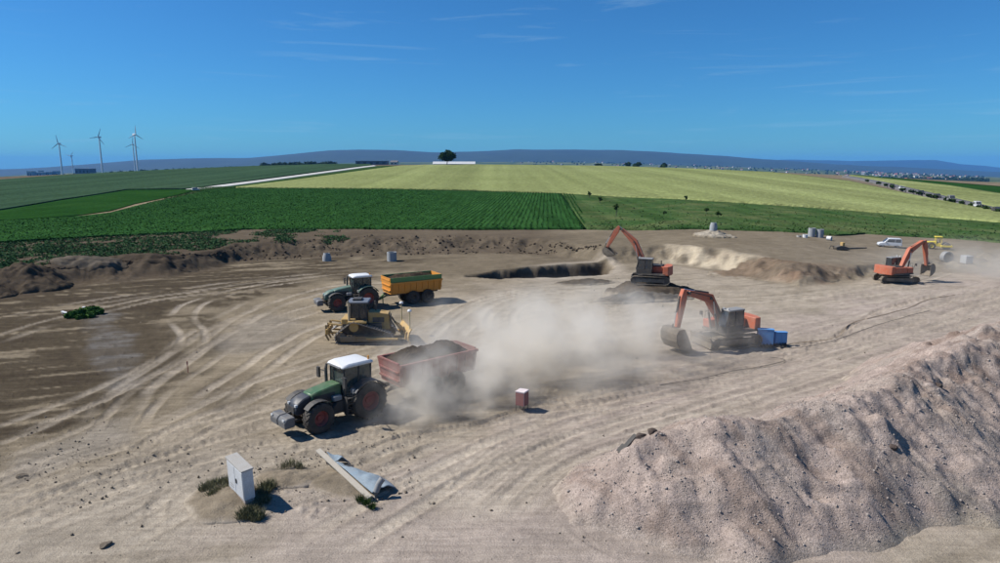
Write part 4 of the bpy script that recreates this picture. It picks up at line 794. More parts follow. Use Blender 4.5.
def mound(name, label, c, rx, ry, rot, h, mat, seed, flat=0.0, lump=.35, cat='soil heap', z_sink=0.0):
    n_ = 72; u, v = np.meshgrid(np.linspace(-1.25, 1.25, n_), np.linspace(-1.25, 1.25, n_)); a = R(rot)
    x = c[0] + u * rx * math.cos(a) - v * ry * math.sin(a); y = c[1] + u * rx * math.sin(a) + v * ry * math.cos(a)
    r = np.hypot(u, v) + (fbm(x / 1.3, y / 1.3, 3, seed) - .5) * .5; k = np.clip((1 - r) / (1 - flat), 0, 1); g = T(c[0] + 0 * x, c[1] + 0 * y)
    e = sstep(1.22, .9, np.maximum(np.abs(u), np.abs(v)))
    z = T(x, y) * (1 - 0) + h * (k ** .85) - .25 * (1 - sstep(0, .08, k)) - .3 * (1 - e) + (fbm(x / .4, y / .4, 4, seed + 2) - .5) * lump * np.clip(k * 4, 0, 1) * np.clip(h, .3, 1)
    if flat: z = np.minimum(z, float(T(*c)) + h + (fbm(x / .5, y / .5, 2, seed) - .5) * .08)
    own = np.array(mat) if isinstance(mat, tuple) else np.array([.1, .1, .1]); own = own * (.7 + .6 * fbm(x / .9, y / .9, 4, seed + 7))[..., None]
    m_ = sstep(.02, .30, k * 1.0 + (fbm(x / .6, y / .6, 3, seed + 9) - .5) * .25)[..., None]
    return heap_obj(name, label, cat, x, y, z, MATS['earth'], ground_col(x, y) * (1 - m_) + own * m_)
M_dsoilm = soil('dark_soil', (.058, .046, .035), (.078, .061, .046), (.105, .083, .062), 1.2, .12); M_dsoil = (.078, .062, .046); M_gsoil = (.125, .112, .095); M_psoil = (.32, .285, .23)
mound('soil_heap', 'dark flat-topped soil heap under the far excavator', (EX1.x, EX1.y - .3), 5.0, 3.9, 0, 1.0, M_dsoil, 1, flat=.55)
c = G(640, 300, 0); mound('soil_heap', 'long low grey spoil ridge in front of the far excavator', c, 6.0, 1.7, 14, 1.0, M_gsoil, 2)
c = G(588, 283, 0); mound('soil_heap', 'low dark spoil ridge along the near rim of the pit', c, 4.0, 1.5, 8, .55, M_dsoil, 3)
c = G(28, 289, 0); mound('soil_heap', 'pointed dark brown soil heap near the left edge', c, 5.0, 3.2, 5, 2.0, M_dsoil, 4)
c = G(-8, 296, 0); mound('soil_heap', 'dark soil heap cut by the left edge of the picture', c, 2.6, 2.2, 0, 1.2, M_dsoil, 5)
c = G(82, 276, 0); mound('soil_heap', 'grey-brown rubble heap at the foot of the bank beside the pointed heap', c, 5.6, 2.6, 8, .8, (.115, .098, .078), 6)
c = G(150, 271, 0); mound('soil_heap', 'low brown soil heap at the foot of the left bank', c, 6.0, 2.4, 8, .6, M_dsoil, 7)
c = P(713, 236); mound('soil_heap', 'small pale cone of soil with a concrete ring on top', c, 3.6, 3.0, 0, 1.1, M_psoil, 8)
cone_top = (c.x, c.y)
c = G(290, 478, 0); mound('soil_heap', 'low hump of loose soil behind the white cabinet', c, 1.9, 1.0, 10, .35, (.21, .175, .13), 9)
c = G(232, 500, 0); mound('soil_heap', 'low pale hump of soil round the foot of the white cabinet', c, 2.2, 1.7, -40, .38, (.21, .175, .13), 10)
c = G(345, 482, 0); mound('soil_heap', 'sandy hump of soil beneath the leaning plank', c, 2.3, 1.2, -30, .28, (.21, .175, .13), 11)
c = G(765, 268, 1.4); mound('soil_heap', 'reddish brown spoil heap on the pale cut slope', (c[0], c[1] + 3), 6.5, 3.0, -18, .6, (.17, .128, .092), 12)
c = G(800, 276, .6); mound('soil_heap', 'low brown spoil ridge left of the rightmost excavator', (c[0], c[1] + 1), 7.0, 2.2, -6, .5, (.16, .125, .092), 13)

# scattered stones and clods (uncountable)
ICO = None
def stones(name, pts, sizes, mat, seed):
    global ICO
    bm = bmesh.new(); bmesh.ops.create_icosphere(bm, subdivisions=1, radius=1); bv = np.array([v.co for v in bm.verts]); bf = np.array([[v.index for v in f.verts] for f in bm.faces]); bm.free()
    # thin out to a 20 face stone each
    bm = bmesh.new(); bmesh.ops.create_icosphere(bm, subdivisions=0 or 1, radius=1); bm.free()
    g = np.random.default_rng(seed); n_ = len(pts); k = len(bv)
    s = sizes[:, None, None] * g.uniform(.55, 1.2, (n_, 1, 3)); v = bv[None] * s * (1 + g.uniform(-.25, .25, (n_, k, 1)))
    a = g.uniform(0, 6.28, n_); ca, sa = np.cos(a)[:, None], np.sin(a)[:, None]; x = v[..., 0] * ca - v[..., 1] * sa; y = v[..., 0] * sa + v[..., 1] * ca
    V = np.stack([x, y, v[..., 2]], -1) + pts[:, None]; Fc = bf[None] + (np.arange(n_) * k)[:, None, None]
    return mesh_np(name, V.reshape(-1, 3), Fc.reshape(-1, 3), mat, 'stuff')
M_stone = soil('stone', (.24, .205, .18), (.30, .26, .235), (.36, .32, .29), 2.5, .02); M_clod = soil('clod', (.12, .098, .075), (.18, .152, .12), (.25, .215, .17), 2.5, .03)
ii = np.argwhere((onh > .25) & (gy < 34)); ii = ii[rng.choice(len(ii), 11000, replace=False)]
pts = np.stack([gx[ii[:, 0], ii[:, 1]], gy[ii[:, 0], ii[:, 1]], gzv[ii[:, 0], ii[:, 1]] + .01], -1); pts[:, 2] = np.maximum(pts[:, 2], T(pts[:, 0], pts[:, 1]))
o = stones('loose_gravel', pts, .008 + .05 * rng.random(len(pts)) ** 12 + .018 * rng.random(len(pts)), M_stone, 1); o['label'] = 'loose stones lying on the gravel heap'
def scatter_px(n_, fn):
    out = []
    while len(out) < n_:
        a, b_ = fn(); out.append((a, b_))
    w_ = np.array([G(a, b_, 0)[:2] for a, b_ in out]); return w_
w1 = scatter_px(500, lambda: (random.uniform(-20, 1020), 285 + 290 * random.random() ** 1.1)); w2 = scatter_px(600, lambda: (random.gauss(330, 60), random.gauss(470, 22))); w3 = scatter_px(450, lambda: (random.gauss(60, 60), random.gauss(460, 22)))
w4 = scatter_px(500, lambda: (random.gauss(640, 40), random.gauss(296, 7))); wpts = np.concatenate([w1, w2, w3, w4]); gi = np.array([int(np.searchsorted(yr, q[1])) for q in wpts])
pts = np.stack([wpts[:, 0], wpts[:, 1], T(wpts[:, 0], wpts[:, 1]) + .01], -1)
o = stones('soil_clods', pts, .015 + .06 * rng.random(len(pts)) ** 6 + .012 * rng.random(len(pts)) * (pts[:, 1] / 30), M_clod, 2); o['label'] = 'small clods and stones scattered over the bare ground'
bx_ = []
for i in range(2600):
    a = random.uniform(-40, 600); yt_, yc_ = np.interp(a, [k[0] for k in BK], [k[1] for k in BK]), np.interp(a, [k[0] for k in BK], [k[2] for k in BK]); f_ = random.random()
    q = G(a, yt_ + (yc_ - yt_) * f_ + 1, 1.9 * f_); bx_.append((q[0], q[1]))
bx_ = np.array(bx_); pts = np.stack([bx_[:, 0], bx_[:, 1], T(bx_[:, 0], bx_[:, 1])], -1)
o = stones('bank_clods', pts, .04 + .26 * rng.random(len(pts)) ** 6, M_dsoilm, 3); o['label'] = 'clods of dark topsoil on the face of the bank'

def rock(label, loc, s, mat, seed):
    bm = bmesh.new(); bmesh.ops.create_icosphere(bm, subdivisions=3, radius=1); g = random.Random(seed); ax = [Vector((g.gauss(0, 1), g.gauss(0, 1), g.gauss(0, 1))).normalized() for _ in range(14)]; lim = [g.uniform(.62, .95) for _ in ax]
    for v in bm.verts:
        for a, l in zip(ax, lim):
            d = v.co.dot(a)
            if d > l: v.co -= a * (d - l)
        v.co = Vector((v.co.x * s[0], v.co.y * s[1], v.co.z * s[2]))
    me = bpy.data.meshes.new('rock'); bm.to_mesh(me); bm.free(); me.materials.append(mat); o = bpy.data.objects.new('rock', me); COL.objects.link(o); o.location = loc; o.rotation_euler = (0, 0, g.uniform(0, 6)); return tag(o, label, 'rock')
M_drock = soil('dark_rock', (.06, .046, .04), (.09, .07, .06), (.13, .105, .09), 3, .03)
for lb, a, b_, h, s, sd_ in [('dark brown boulder at the left end of the gravel heap crest', 641, 446, 1.95, (.26, .2, .26), 1), ('smaller dark stone just right of the boulder on the heap crest', 652, 440, 2.3, (.24, .22, .15), 2), ('single dark lump half buried on the right slope of the gravel heap', 893, 446, 2.2, (.22, .18, .14), 3),
                             ('dark rock high on the right crest of the gravel heap', 938, 386, 3.2, (.2, .2, .13), 4)]:
    q = G(a, b_, h); rock(lb, (q[0], q[1], heap_z(q[0], q[1]) + .02), s, M_drock, sd_)
for lb, a, b_, s, sd_ in [('dark clod lying alone on the pale ground at bottom left', 106, 545, (.26, .2, .12), 5), ('grey stone at the left end of the rubble strip', 22, 475, (.3, .2, .14), 6)]:
    q = G(a, b_, 0); rock(lb, (q[0], q[1], gz(q[0], q[1]) + .04), s, M_clod, sd_)
q = G(627, 456, 1.6); o = MB().box(-.55, .55, -.09, .09, -.02, .02).box(-.5, -.1, .09, .2, -.02, .015).build('scrap_sheet', M_black, None, .005, loc=(q[0], q[1], heap_z(q[0], q[1]) + .1), rot=(R(8), R(-32), R(35))); tag(o, 'black strip of scrap sheet on the left flank of the gravel heap', 'scrap')

# ------------------------------------------------------------------ cabinet, plank, pipes, boxes
t0 = G(243.5, 467.5, 1.75); t1 = G(228.5, 456, 1.75); d_ = Vector(t0 - t1); rz = math.atan2(d_.y, d_.x); mid = Vector((t0 + t1) / 2); ff, ll = dirv(rz); mid = mid + ll * .17; mid.z = gz(mid.x, mid.y)
M_cab = paint('cabinet_white', (.54, .57, .60), .6, dirt=.26); M_conc = paint('weathered_concrete', (.36, .35, .33), .9, dirt=.3); M_concb = paint('blue_grey_concrete', (.30, .325, .345), .85, dirt=.2)
cb = thing('utility_cabinet', 'tall white utility cabinet leaning on a plinth among weeds', 'cabinet', mid, rz); cb.rotation_euler = (R(3), R(4), rz)
MB().box(-.72, .72, -.19, .19, -.3, .42).build('plinth', paint('pinkish_plinth', (.36, .31, .30), .8, dirt=.3), cb, .02)
bo = MB().box(-.75, .75, -.22, .22, .423, 1.70).build('body', M_cab, cb, .02); MB().prism([(-.78, 1.703), (.78, 1.703), (.78, 1.76), (-.78, 1.80)], -.25, .25).build('lid', M_conc, cb, .01)
for s in (-1, 1): MB().box(min(s * .02, s * .70), max(s * .02, s * .70), -.232, -.222, .50, 1.64).build('door', M_cab, bo)
MB().box(.10, .18, -.262, -.233, .98, 1.18).build('lock', M_black, bo, .005)
for z in (.6, .7): MB().box(-.55, -.2, -.238, -.233, z, z + .03).build('vent_slot', M_grey, bo)
a0, a1 = Vector(G(318, 450, .55)), Vector(G(370, 498, .12)); d_ = a1 - a0; L = d_.length; rzp = math.atan2(d_.y, d_.x); pit_ = -math.asin(d_.z / L); mid = (a0 + a1) / 2
o = MB().box(-L / 2, L / 2, -.12, .12, -.04, .04).build('wooden_plank', paint('raw_timber', (.36, .33, .28), .85, dirt=.3), None, .008, loc=mid, rot=(R(14), pit_, rzp)); tag(o, 'long weathered wooden plank lying across the grey sheeting', 'plank')
# folded grey sheeting
ff, ll = dirv(rzp)
def sheeting(label, u0, u1, w0, w1, seed, base):
    nu, nv = 40, 20; u, v = np.meshgrid(np.linspace(u0, u1, nu), np.linspace(0, 1, nv), indexing='ij'); k = (u - u0) / (u1 - u0)
    wid = w0 + (w1 - w0) * np.sin(k * math.pi * .62); x = mid.x + ff.x * u + ll.x * (.17 + v * wid); y = mid.y + ff.y * u + ll.y * (.17 + v * wid)
    z = T(x, y) + base * (1 - v) * (1 - .5 * k) + .22 * np.sin(v * math.pi) * (.5 + .5 * k) + (fbm(u * 1.5 + seed, v * 2.0, 3, seed) - .5) * .30 * np.sin(v * math.pi) + .06
    o = mesh_np('folded_sheet', np.stack([x, y, z], -1).reshape(-1, 3), grid_faces(nu, nv), M_sheet, None, True); sm = o.modifiers.new('thick', 'SOLIDIFY'); sm.thickness = .03; return tag(o, label, 'sheet')
M_sheet = paint('blue_grey_sheet', (.19, .255, .31), .9, dirt=.2)
sheeting('large pale blue-grey folded sheet along the plank', -.95, L / 2 - .1, .35, 1.15, 3, .35); sheeting('small crumpled pale blue sheet at the upper end of the plank', -L / 2 + .55, -1.1, .35, .8, 9, .55)
q0 = Vector(G(374, 499, 0)); q0.z = gz(q0.x, q0.y)
b = MB(); b.tube([(0, 0, -.1), (.08, .06, .3), (.20, .14, .62), (.34, .22, .80)], .13, 12); o = b.build('plastic_pipe', M_grey, None, 0, True, loc=q0); tag(o, 'short bent grey pipe sticking up at the plank end', 'pipe')
q0 = Vector(G(344, 467, .3)); o = MB().box(-.42, .42, -.16, .16, -.02, .02).build('dark_board', M_black, None, .005, loc=q0, rot=(R(6), R(4), R(8))); tag(o, 'short black board between the two grey sheets', 'board')
# red and white box on legs
p = G(521.5, 410, 0); rz = R(-30); bxr = thing('site_power_box', 'small white and dark red power box on thin legs by the track', 'power box', (p[0], p[1], gz(p[0], p[1])), rz)
M_brown = paint('red_brown_panel', (.22, .085, .085), .6, dirt=.15); M_pinkw = paint('pinkish_white', (.66, .58, .58), .6, dirt=.12)
MB().box(-.27, .27, -.22, .30, .34, 1.12).build('case', M_pinkw, bxr, .015); MB().box(.275, .30, -.20, .28, .36, 1.08).box(-.25, .26, -.245, -.225, .36, 1.08).build('dark_panel', M_brown, bxr); MB().prism([(-.30, 1.123), (.32, 1.123), (.30, 1.19), (-.28, 1.17)], -.25, .33).build('lid', M_pinkw, bxr, .01)
for x in (-.24, .24):
    for y in (-.19, .27): MB().tube([(x, y, .34), (x * 1.1, y * 1.1, -.05)], .018, 6).build('leg', M_dsteel, bxr)
MB().tube([(-.28, .0, .7), (-.36, .02, .6), (-.33, .02, .45), (-.28, 0, .5)], .03, 6).build('cable', M_black, bxr)
# blue cabinets
M_blue = paint('bright_blue', (.065, .25, .56), .45, dirt=.10)
for lb, pa, wd, dp, ht, rz in [('larger bright blue site cabinet beside the orange excavator', (764.5, 346.5), 1.15, .42, 1.28, R(-12)), ('smaller bright blue site cabinet to the right of its larger twin', (779.5, 346), .95, .36, 1.0, R(4))]:
    p = G(*pa, 0); c_ = thing('site_cabinet', lb, 'cabinet', (p[0], p[1], gz(p[0], p[1])), rz, 'blue site cabinets')
    bo = MB().box(-wd / 2, wd / 2, -dp / 2, dp / 2, .16, ht).build('case', M_blue, c_, .02); MB().prism([(-wd / 2 - .03, ht + .003), (wd / 2 + .03, ht + .003), (wd / 2 + .03, ht + .04), (-wd / 2 - .03, ht + .07)], -dp / 2 - .03, dp / 2 + .03).build('lid', M_blue, c_)
    for s in (-1, 1):
        MB().box(min(s * .01, s * (wd / 2 - .03)), max(s * .01, s * (wd / 2 - .03)), -dp / 2 - .012, -dp / 2 - .002, .2, ht - .04).build('door', M_blue, bo)
        MB().box(s * wd / 2 * .8 - .04, s * wd / 2 * .8 + .04, -dp / 2 - .1, dp / 2 + .1, -.06, .157).build('foot', M_dsteel, c_)
    for k in range(4): MB().tube([(-wd / 3 + k * wd / 4.5, -dp / 2 - .02, .24), (-wd / 3 + k * wd / 4.5, -dp / 2 - .25, .12), (-wd / 3 + k * wd / 4 + .1, -dp / 2 - .45, .03)], .03, 6).build('cable_lead', M_black, c_)
def cable(label, pxs, r, mat):
    w_ = res(np.array([G(a, b_, 0)[:2] for a, b_ in pxs]), step=.4); o = MB().tube([(x, y, gz(x, y) + r + .03) for x, y in w_], r, 6).build('cable', mat, None, 0, True); return tag(o, label, 'cable')
cable('tan cable snaking right from the blue cabinets', [(782, 347), (800, 344), (822, 341), (838, 337), (848, 326), (862, 320), (885, 314), (905, 309), (930, 300), (955, 296)], .022, paint('tan_cable', (.30, .20, .09), .7, dirt=.4))
cable('dark cable running along the haul road below the tan cable', [(775, 348), (800, 349), (830, 342), (870, 328), (900, 318), (930, 310)], .018, M_black)
cable('thin dark cable lying loose left of the blue cabinets', [(770, 358), (785, 361), (760, 368), (735, 372), (700, 380), (660, 386)], .014, M_black)

# ------------------------------------------------------------------ concrete rings
def ring(name, label, base, r, h, cat='concrete ring', taper=1.0, lying=None, mat=None, group=None, z=None):
    b = MB().lathe([(r, 0), (r, h * .5), (r * taper, h), (r * taper * .82, h), (r * .84, h * .5), (r * .84, 0.02)], 24, axis='z'); o = b.build(name, mat or M_concb, None, 0, True)
    o.location = (base[0], base[1], z if z is not None else gz(base[0], base[1]) - .05)
    if lying is not None: o.rotation_euler = (R(90), 0, lying); o.location.z += r
    return tag(o, label, cat, group)
ring('manhole_cone', 'short grey concrete cone on the ground left of the loaded trailer', P(327, 261), .62, 1.2, 'concrete cone', .7); ring('concrete_ring', 'upright grey concrete ring behind the orange trailer', P(392, 261), .68, 1.35)
ring('manhole_cone', 'grey concrete cone standing on the small pale soil heap', cone_top, .6, 1.3, 'concrete cone', .72, z=gz(*cone_top) + .9)
ring('concrete_ring', 'taller left one of the two grey concrete rings at the meadow edge', P(811.5, 236.5), .58, 1.5); ring('concrete_ring', 'right one of the two grey concrete rings at the meadow edge', P(819.5, 237.2), .60, 1.4)
ring('concrete_ring', 'low white ring left of the two tall concrete rings', P(805, 237.5), .4, .55, mat=M_white); ring('concrete_ring', 'flat pale ring segment at the left end of the ring row', P(799, 237), .4, .35, mat=M_conc); ring('concrete_ring', 'pale concrete ring lying on its side right of the two tall rings', P(827, 240), .36, .7, lying=R(40), mat=M_white)
ring('concrete_ring', 'big grey ring standing on edge beyond the rightmost excavator', P(944, 262), .8, .7, lying=R(8), mat=M_grey)
p = P(966, 264); q_ = thing('crate', 'pale grey crate in the dust at the right beyond the excavator', 'crate', (p.x, p.y, gz(p.x, p.y)), R(10))
MB().box(-.55, .55, -.5, .5, .12, 1.15).build('body', M_concb, q_, .03)
for x in (-.45, 0, .45): MB().box(x - .06, x + .06, -.52, .52, -.03, .117).build('skid', M_dsteel, q_)

# ------------------------------------------------------------------ van, cars, roller
def car(name, label, cat, loc, rz, mat, L=4.2, W=1.75, H=1.8, van=True, group=None, scale=1.0):
    t = thing(name, label, cat, loc, rz, group, scale); wb0, wb1, wr = -L * .30, L * .31, .32
    if van: low = [(-L / 2, .35), (-L / 2 + .02, .95), (L / 2 - 1.0, 1.02), (L / 2 - .15, .88), (L / 2, .6), (L / 2, .35)]; cab_ = [(-L / 2 + .02, .953), (-L / 2 + .12, H - .08), (-L / 2 + .3, H), (L / 2 - 2.0, H), (L / 2 - 1.75, H - .06), (L / 2 - .98, 1.02)]
    else: low = [(-L / 2, .35), (-L / 2 + .02, .85), (-L / 2 + .5, .92), (L / 2 - 1.2, .92), (L / 2 - .15, .78), (L / 2, .55), (L / 2, .35)]; cab_ = [(-L / 2 + .45, .923), (-L / 2 + .95, H - .05), (-L / 2 + 1.2, H), (L / 2 - 2.2, H), (L / 2 - 1.95, H - .05), (L / 2 - 1.22, .923)]
    MB().prism(low, -W / 2, W / 2).build('body', mat, t, .06, True); cb_ = MB().prism(cab_, -W / 2 + .07, W / 2 - .07).build('cabin', mat, t, .05, True)
    xr, xf = cab_[1][0] + .12, cab_[3][0] + .1; zb = 1.06 if van else .97
    for s in (-1, 1):
        y = s * (W / 2 - .068)
        for x0, x1 in ((xr, xr + (xf - xr) * .45), (xr + (xf - xr) * .5, xf + .1)): MB().prism([(x0, zb), (x1 + (.3 if x1 > xf else 0), zb), (x1, H - .16), (x0, H - .16)], y - .006, y + .006).build('side_window', M_glassb, cb_)
        for x in (wb0, wb1): wheel(t, wr, .2, .2, (x, s * (W / 2 - .1), wr), M_grey, 0, s)
        MB().box(L / 2 - .14, L / 2 + .005, s * W * .36 - .14, s * W * .36 + .14, .62, .76).build('headlight', M_lamp, t, .02); MB().box(-L / 2 - .012, -L / 2 + .03, s * W * .44 - .06, s * W * .44 + .06, .7, .95).build('tail_light', M_rimred, t)
        MB().box(L / 2 - 1.45, L / 2 - 1.3, s * (W / 2 + .09) - .08, s * (W / 2 + .09) + .08, 1.02, 1.16).build('mirror', M_black, t)
    a, b_ = cab_[4], cab_[5]; n_ = Vector((a[1] - b_[1], 0, b_[0] - a[0])).normalized() * .02
    panel(cb_, 'windscreen', [(b_[0] + n_.x, -W / 2 + .16, b_[1] + n_.z + .04), (b_[0] + n_.x, W / 2 - .16, b_[1] + n_.z + .04), (a[0] + n_.x, W / 2 - .2, a[1] + n_.z), (a[0] + n_.x, -W / 2 + .2, a[1] + n_.z)], M_glassb, .012)
    a, b_ = cab_[1], cab_[0]; panel(cb_, 'rear_window', [(b_[0] - .012 + .03, -W / 2 + .2, zb + .05), (b_[0] - .012 + .03, W / 2 - .2, zb + .05), (a[0] - .02, W / 2 - .22, H - .16), (a[0] - .02, -W / 2 + .22, H - .16)], M_glassb, .012)
    for x in (L / 2, -L / 2): MB().box(x - .05, x + .04, -W / 2 + .06, W / 2 - .06, .3, .48).build('bumper', M_black, t, .02)
    return t
M_silver = paint('silver_white', (.62, .64, .66), .3, .1, dirt=.08)
p = P(889, 247); car('parked_van', 'silver white compact van parked at the far edge of the site', 'van', p, R(160), M_silver, 4.3, 1.8, 1.85, scale=.76)
def roller(label, loc, rz):
    t = thing('road_roller', label, 'roller', loc, rz)
    for s in (1, -1): wheel(t, .75, .55, .36, (-1.25, s * .75, .75), M_byel, 18, s)
    MB().prism([(-2.1, .8), (-2.15, 1.45), (-1.9, 1.62), (-.4, 1.70), (-.1, 1.2), (.2, .75), (-.3, .6)], -.55, .55).build('engine_hood', M_byel, t, .06); MB().box(-2.0, -1.0, -.558, .558, 1.0, 1.35).build('vent', M_black, t)
    MB().box(-.35, .45, -.6, .6, .62, 1.25).build('platform', M_byel, t, .04); MB().box(-.3, .1, -.25, .25, 1.253, 1.5).box(-.36, -.24, -.25, .25, 1.4, 1.9).build('seat', M_seat, t); MB().tube([(.42, 0, 1.2), (.28, 0, 1.75)], .03, 6).lathe([(.14, 1.73), (.19, 1.76), (.14, 1.79)], 12, (.28, 0, 0), 'z').build('steering_column', M_black, t)
    for x in (-.45, .55):
        for s in (1, -1): MB().tube([(x, s * .62, 1.2), (x, s * .60, 2.62)], .06, 6).build('canopy_post', M_byel, t)
    MB().prism([(-.65, 2.62), (-.62, 2.76), (.68, 2.76), (.75, 2.62)], -.78, .78).build('canopy', M_byel, t, .03)
    for s in (1, -1): MB().box(.45, 2.55, min(s * .98, s * 1.10), max(s * .98, s * 1.10), .55, .92).build('drum_frame', M_byel, t, .03)
    MB().box(.45, .75, -.975, .975, .5, .95).build('front_yoke', M_byel, t, .03); MB().box(2.42, 2.55, -.975, .975, .6, .9).build('scraper_bar', M_byel, t, .02)
    MB().lathe([(.1, -.93), (.70, -.93), (.72, -.9), (.72, .9), (.70, .93), (.1, .93)], 32, (1.6, 0, .72)).build('drum', M_steel, t, 0, True)
    return t
p = P(937, 249); roller('yellow single-drum road roller with canopy beyond the rightmost excavator', p, R(-22)).scale = (.72,) * 3
# attachment lying on the ground
p = P(842, 250); t = thing('hydraulic_breaker', 'dark machine attachment lying on the ground left of the van', 'attachment', (p.x, p.y, gz(p.x, p.y)), R(8))
MB().prism([(-1.1, .05), (-1.3, .5), (-.5, .7), (.2, .6), (.9, .3), (.9, .05)], -.45, .45).build('housing', M_dsteel, t, .05); MB().box(-.2, .2, -.3, .3, .62, 1.15).build('mounting_bracket', M_yel, t, .04); MB().tube([(.85, 0, .2), (4.4, .6, .16)], [.16, .10], 8).build('chisel', M_dsteel, t); MB().tube([(-.9, .2, .55), (-1.6, .4, .6), (-1.9, .3, .1)], .06, 6).build('hose', M_black, t)
# white rails by the weed patch at left
for lb, a, b_, L in [('left white rail lying at the edge of the weed patch', (62, 311.5), (72, 314.5), 0), ('right white rail lying above the weed patch', (83, 307), (92, 309), 0)]:
    A, B_ = Vector(G(*a, .3)), Vector(G(*b_, .3)); d_ = B_ - A; L = d_.length; o = MB().box(-L / 2, L / 2, -.09, .09, -.05, .05).box(-L / 2 + .1, -L / 2 + .2, -.06, .06, -.4, -.05).box(L / 2 - .2, L / 2 - .1, -.06, .06, -.4, -.05).build('white_rail', M_white, None, .01, loc=(A + B_) / 2, rot=(0, 0, math.atan2(d_.y, d_.x))); tag(o, lb, 'rail')
q = G(188, 372, 0); o = MB().tube([(0, 0, -.1), (0, 0, .75)], .025, 6).box(-.03, .03, -.03, .03, .55, .78).build('marker_stake', M_rimred, None, 0, loc=(q[0], q[1], gz(q[0], q[1]))); tag(o, 'thin red survey stake between the curving wheel tracks', 'stake')
# ------------------------------------------------------------------ vegetation
def leaf_mesh(name, centres, radii, n_each, size, mat, seed, parent=None, kind=None, up=.5, flatten=1.0, blade=False, shell=.55):
    g = np.random.default_rng(seed); N = int(np.sum(n_each)); idx = np.repeat(np.arange(len(centres)), n_each); c = np.asarray(centres, float)[idx]; r = np.asarray(radii, float)[idx]
    d = g.normal(size=(N, 3)); d /= np.linalg.norm(d, axis=1)[:, None]; rad = (shell + (1 - shell) * g.random(N)) if not blade else g.random(N) ** .5
    if blade: d[:, 2] = 0
    p = c + d * (rad * r)[:, None] * np.array([1, 1, flatten]); s = (np.asarray(size) if np.ndim(size) else np.full(len(centres), size))[idx] * g.uniform(.6, 1.4, N)
    nn = d * .7 + g.normal(size=(N, 3)) * .6; nn[:, 2] += up; nn /= np.linalg.norm(nn, axis=1)[:, None]
    t = np.cross(nn, g.normal(size=(N, 3))); t /= np.linalg.norm(t, axis=1)[:, None] + 1e-9; b_ = np.cross(nn, t)
    if blade:                                          # upright blades
        a = g.uniform(0, 6.28, N); t = np.stack([np.cos(a), np.sin(a), np.zeros(N)], 1) * .12; b_ = np.stack([g.normal(0, .35, N), g.normal(0, .35, N), np.ones(N)], 1); p = p + b_ * s[:, None] * .8
    e = t * s[:, None]; f_ = b_ * s[:, None]; V = np.stack([p - e * .5 - f_, p + e * .6 - f_ * .2, p + e * .1 + f_, p - e * .7 + f_ * .1], 1).reshape(-1, 3)
    return mesh_np(name, V, np.arange(4 * N).reshape(-1, 4), mat, kind, False, None, parent)
M_weed = leafy('weed_leaves', (.028, .066, .028), (.042, .09, .038), (.062, .118, .052), .9); M_weed2 = leafy('grey_green_weed', (.13, .135, .075), (.19, .18, .105), (.27, .24, .15), 3.0); M_beetleaf = leafy('beet_leaves', (.020, .060, .017), (.030, .084, .023), (.042, .110, .032), .5)
M_tree = leafy('tree_leaves', (.018, .036, .012), (.028, .052, .016), (.042, .07, .022), .6); M_tree2 = leafy('shrub_leaves', (.03, .06, .018), (.045, .08, .024), (.065, .10, .032), .8); M_wood = paint('bark', (.07, .055, .042), .9, dirt=.2)
M_fartree = leafy('far_tree_leaves', (.016, .03, .012), (.025, .045, .016), (.04, .06, .022), .05)
# row crop: plants in rows over the near part of the beet field
_, lo = edge([(-60, 248), (0, 243), (100, 237), (250, 229.6), (400, 229.6), (584, 229.2)], 0); pl = []
y_lo = lambda t: np.interp(t, lo[:, 0] / lo[:, 1], lo[:, 1])
u = np.arange(-260, 120, 1.05); v = np.arange(40, 420, .5); uu, vv = np.meshgrid(u, v); a = R(-4)
bx, by = uu * math.cos(a) - vv * math.sin(a) , uu * math.sin(a) + vv * math.cos(a)
bx = bx.ravel() + rng.normal(0, .05, bx.size); by = by.ravel() + rng.normal(0, .08, by.size); tt = bx / np.maximum(by, 1)
rt_ = np.array([G(585, 229, 2)[0] / G(585, 229, 2)[1], G(563, 194.5, 2)[0] / G(563, 194.5, 2)[1]])
ok = (by > 40) & (tt > -.86) & (by > y_lo(tt) - .6) & (by < y_lo(tt) + 175) & (tt < np.interp(by, [130, 330], rt_))
ok &= (project(bx, by, 1.9)[1] > np.interp(project(bx, by, 1.9)[0], [-150, 0] + [q[0] for q in PATH], [231, 221.6] + [q[1] for q in PATH]) + .3)
bx, by = bx[ok], by[ok]
if len(bx) > 110000: k_ = rng.choice(len(bx), 110000, replace=False); bx, by = bx[k_], by[k_]
cen = np.stack([bx, by, T(bx, by, False) + .30], -1); o = leaf_mesh('beet_plants', cen, np.full(len(bx), .22), np.full(len(bx), 5), .17, M_beetleaf, 21, None, 'stuff', 1.6); o['label'] = 'rows of dark green leafy crop plants'
# weeds between the bank and the crop on the left
wc = []
g = random.Random(3)
for i in range(9000):
    px_ = g.uniform(-30, 350); top_ = np.interp(px_, [0, 100, 250, 350], [241, 236, 229.5, 229.5]); bot = np.interp(px_, [0, 33, 76, 132, 178, 214, 238, 350], [268, 266, 259.5, 257.5, 253, 248.5, 243, 238])
    py_ = top_ + (bot - top_) * g.random()
    q = G(px_, py_, 1.9); dn = float(fbm(q[0] / 5, q[1] / 5, 3, 61)); thr = .36 if px_ < 190 else .36 + .22 * (px_ - 190) / 50 if px_ < 240 else .58
    if dn > thr - .05 * g.random(): wc.append((q[0], q[1]))
wc = np.array(wc); wr = .22 + .32 * rng.random(len(wc)); cen = np.stack([wc[:, 0], wc[:, 1], T(wc[:, 0], wc[:, 1]) - .2 + wr * .3], -1)
o = leaf_mesh('weed_patch', cen, wr, np.full(len(wc), 18), .12, M_weed, 22, None, 'stuff', .4, .8); o['label'] = 'patchy bluish green weeds along the top of the left bank'
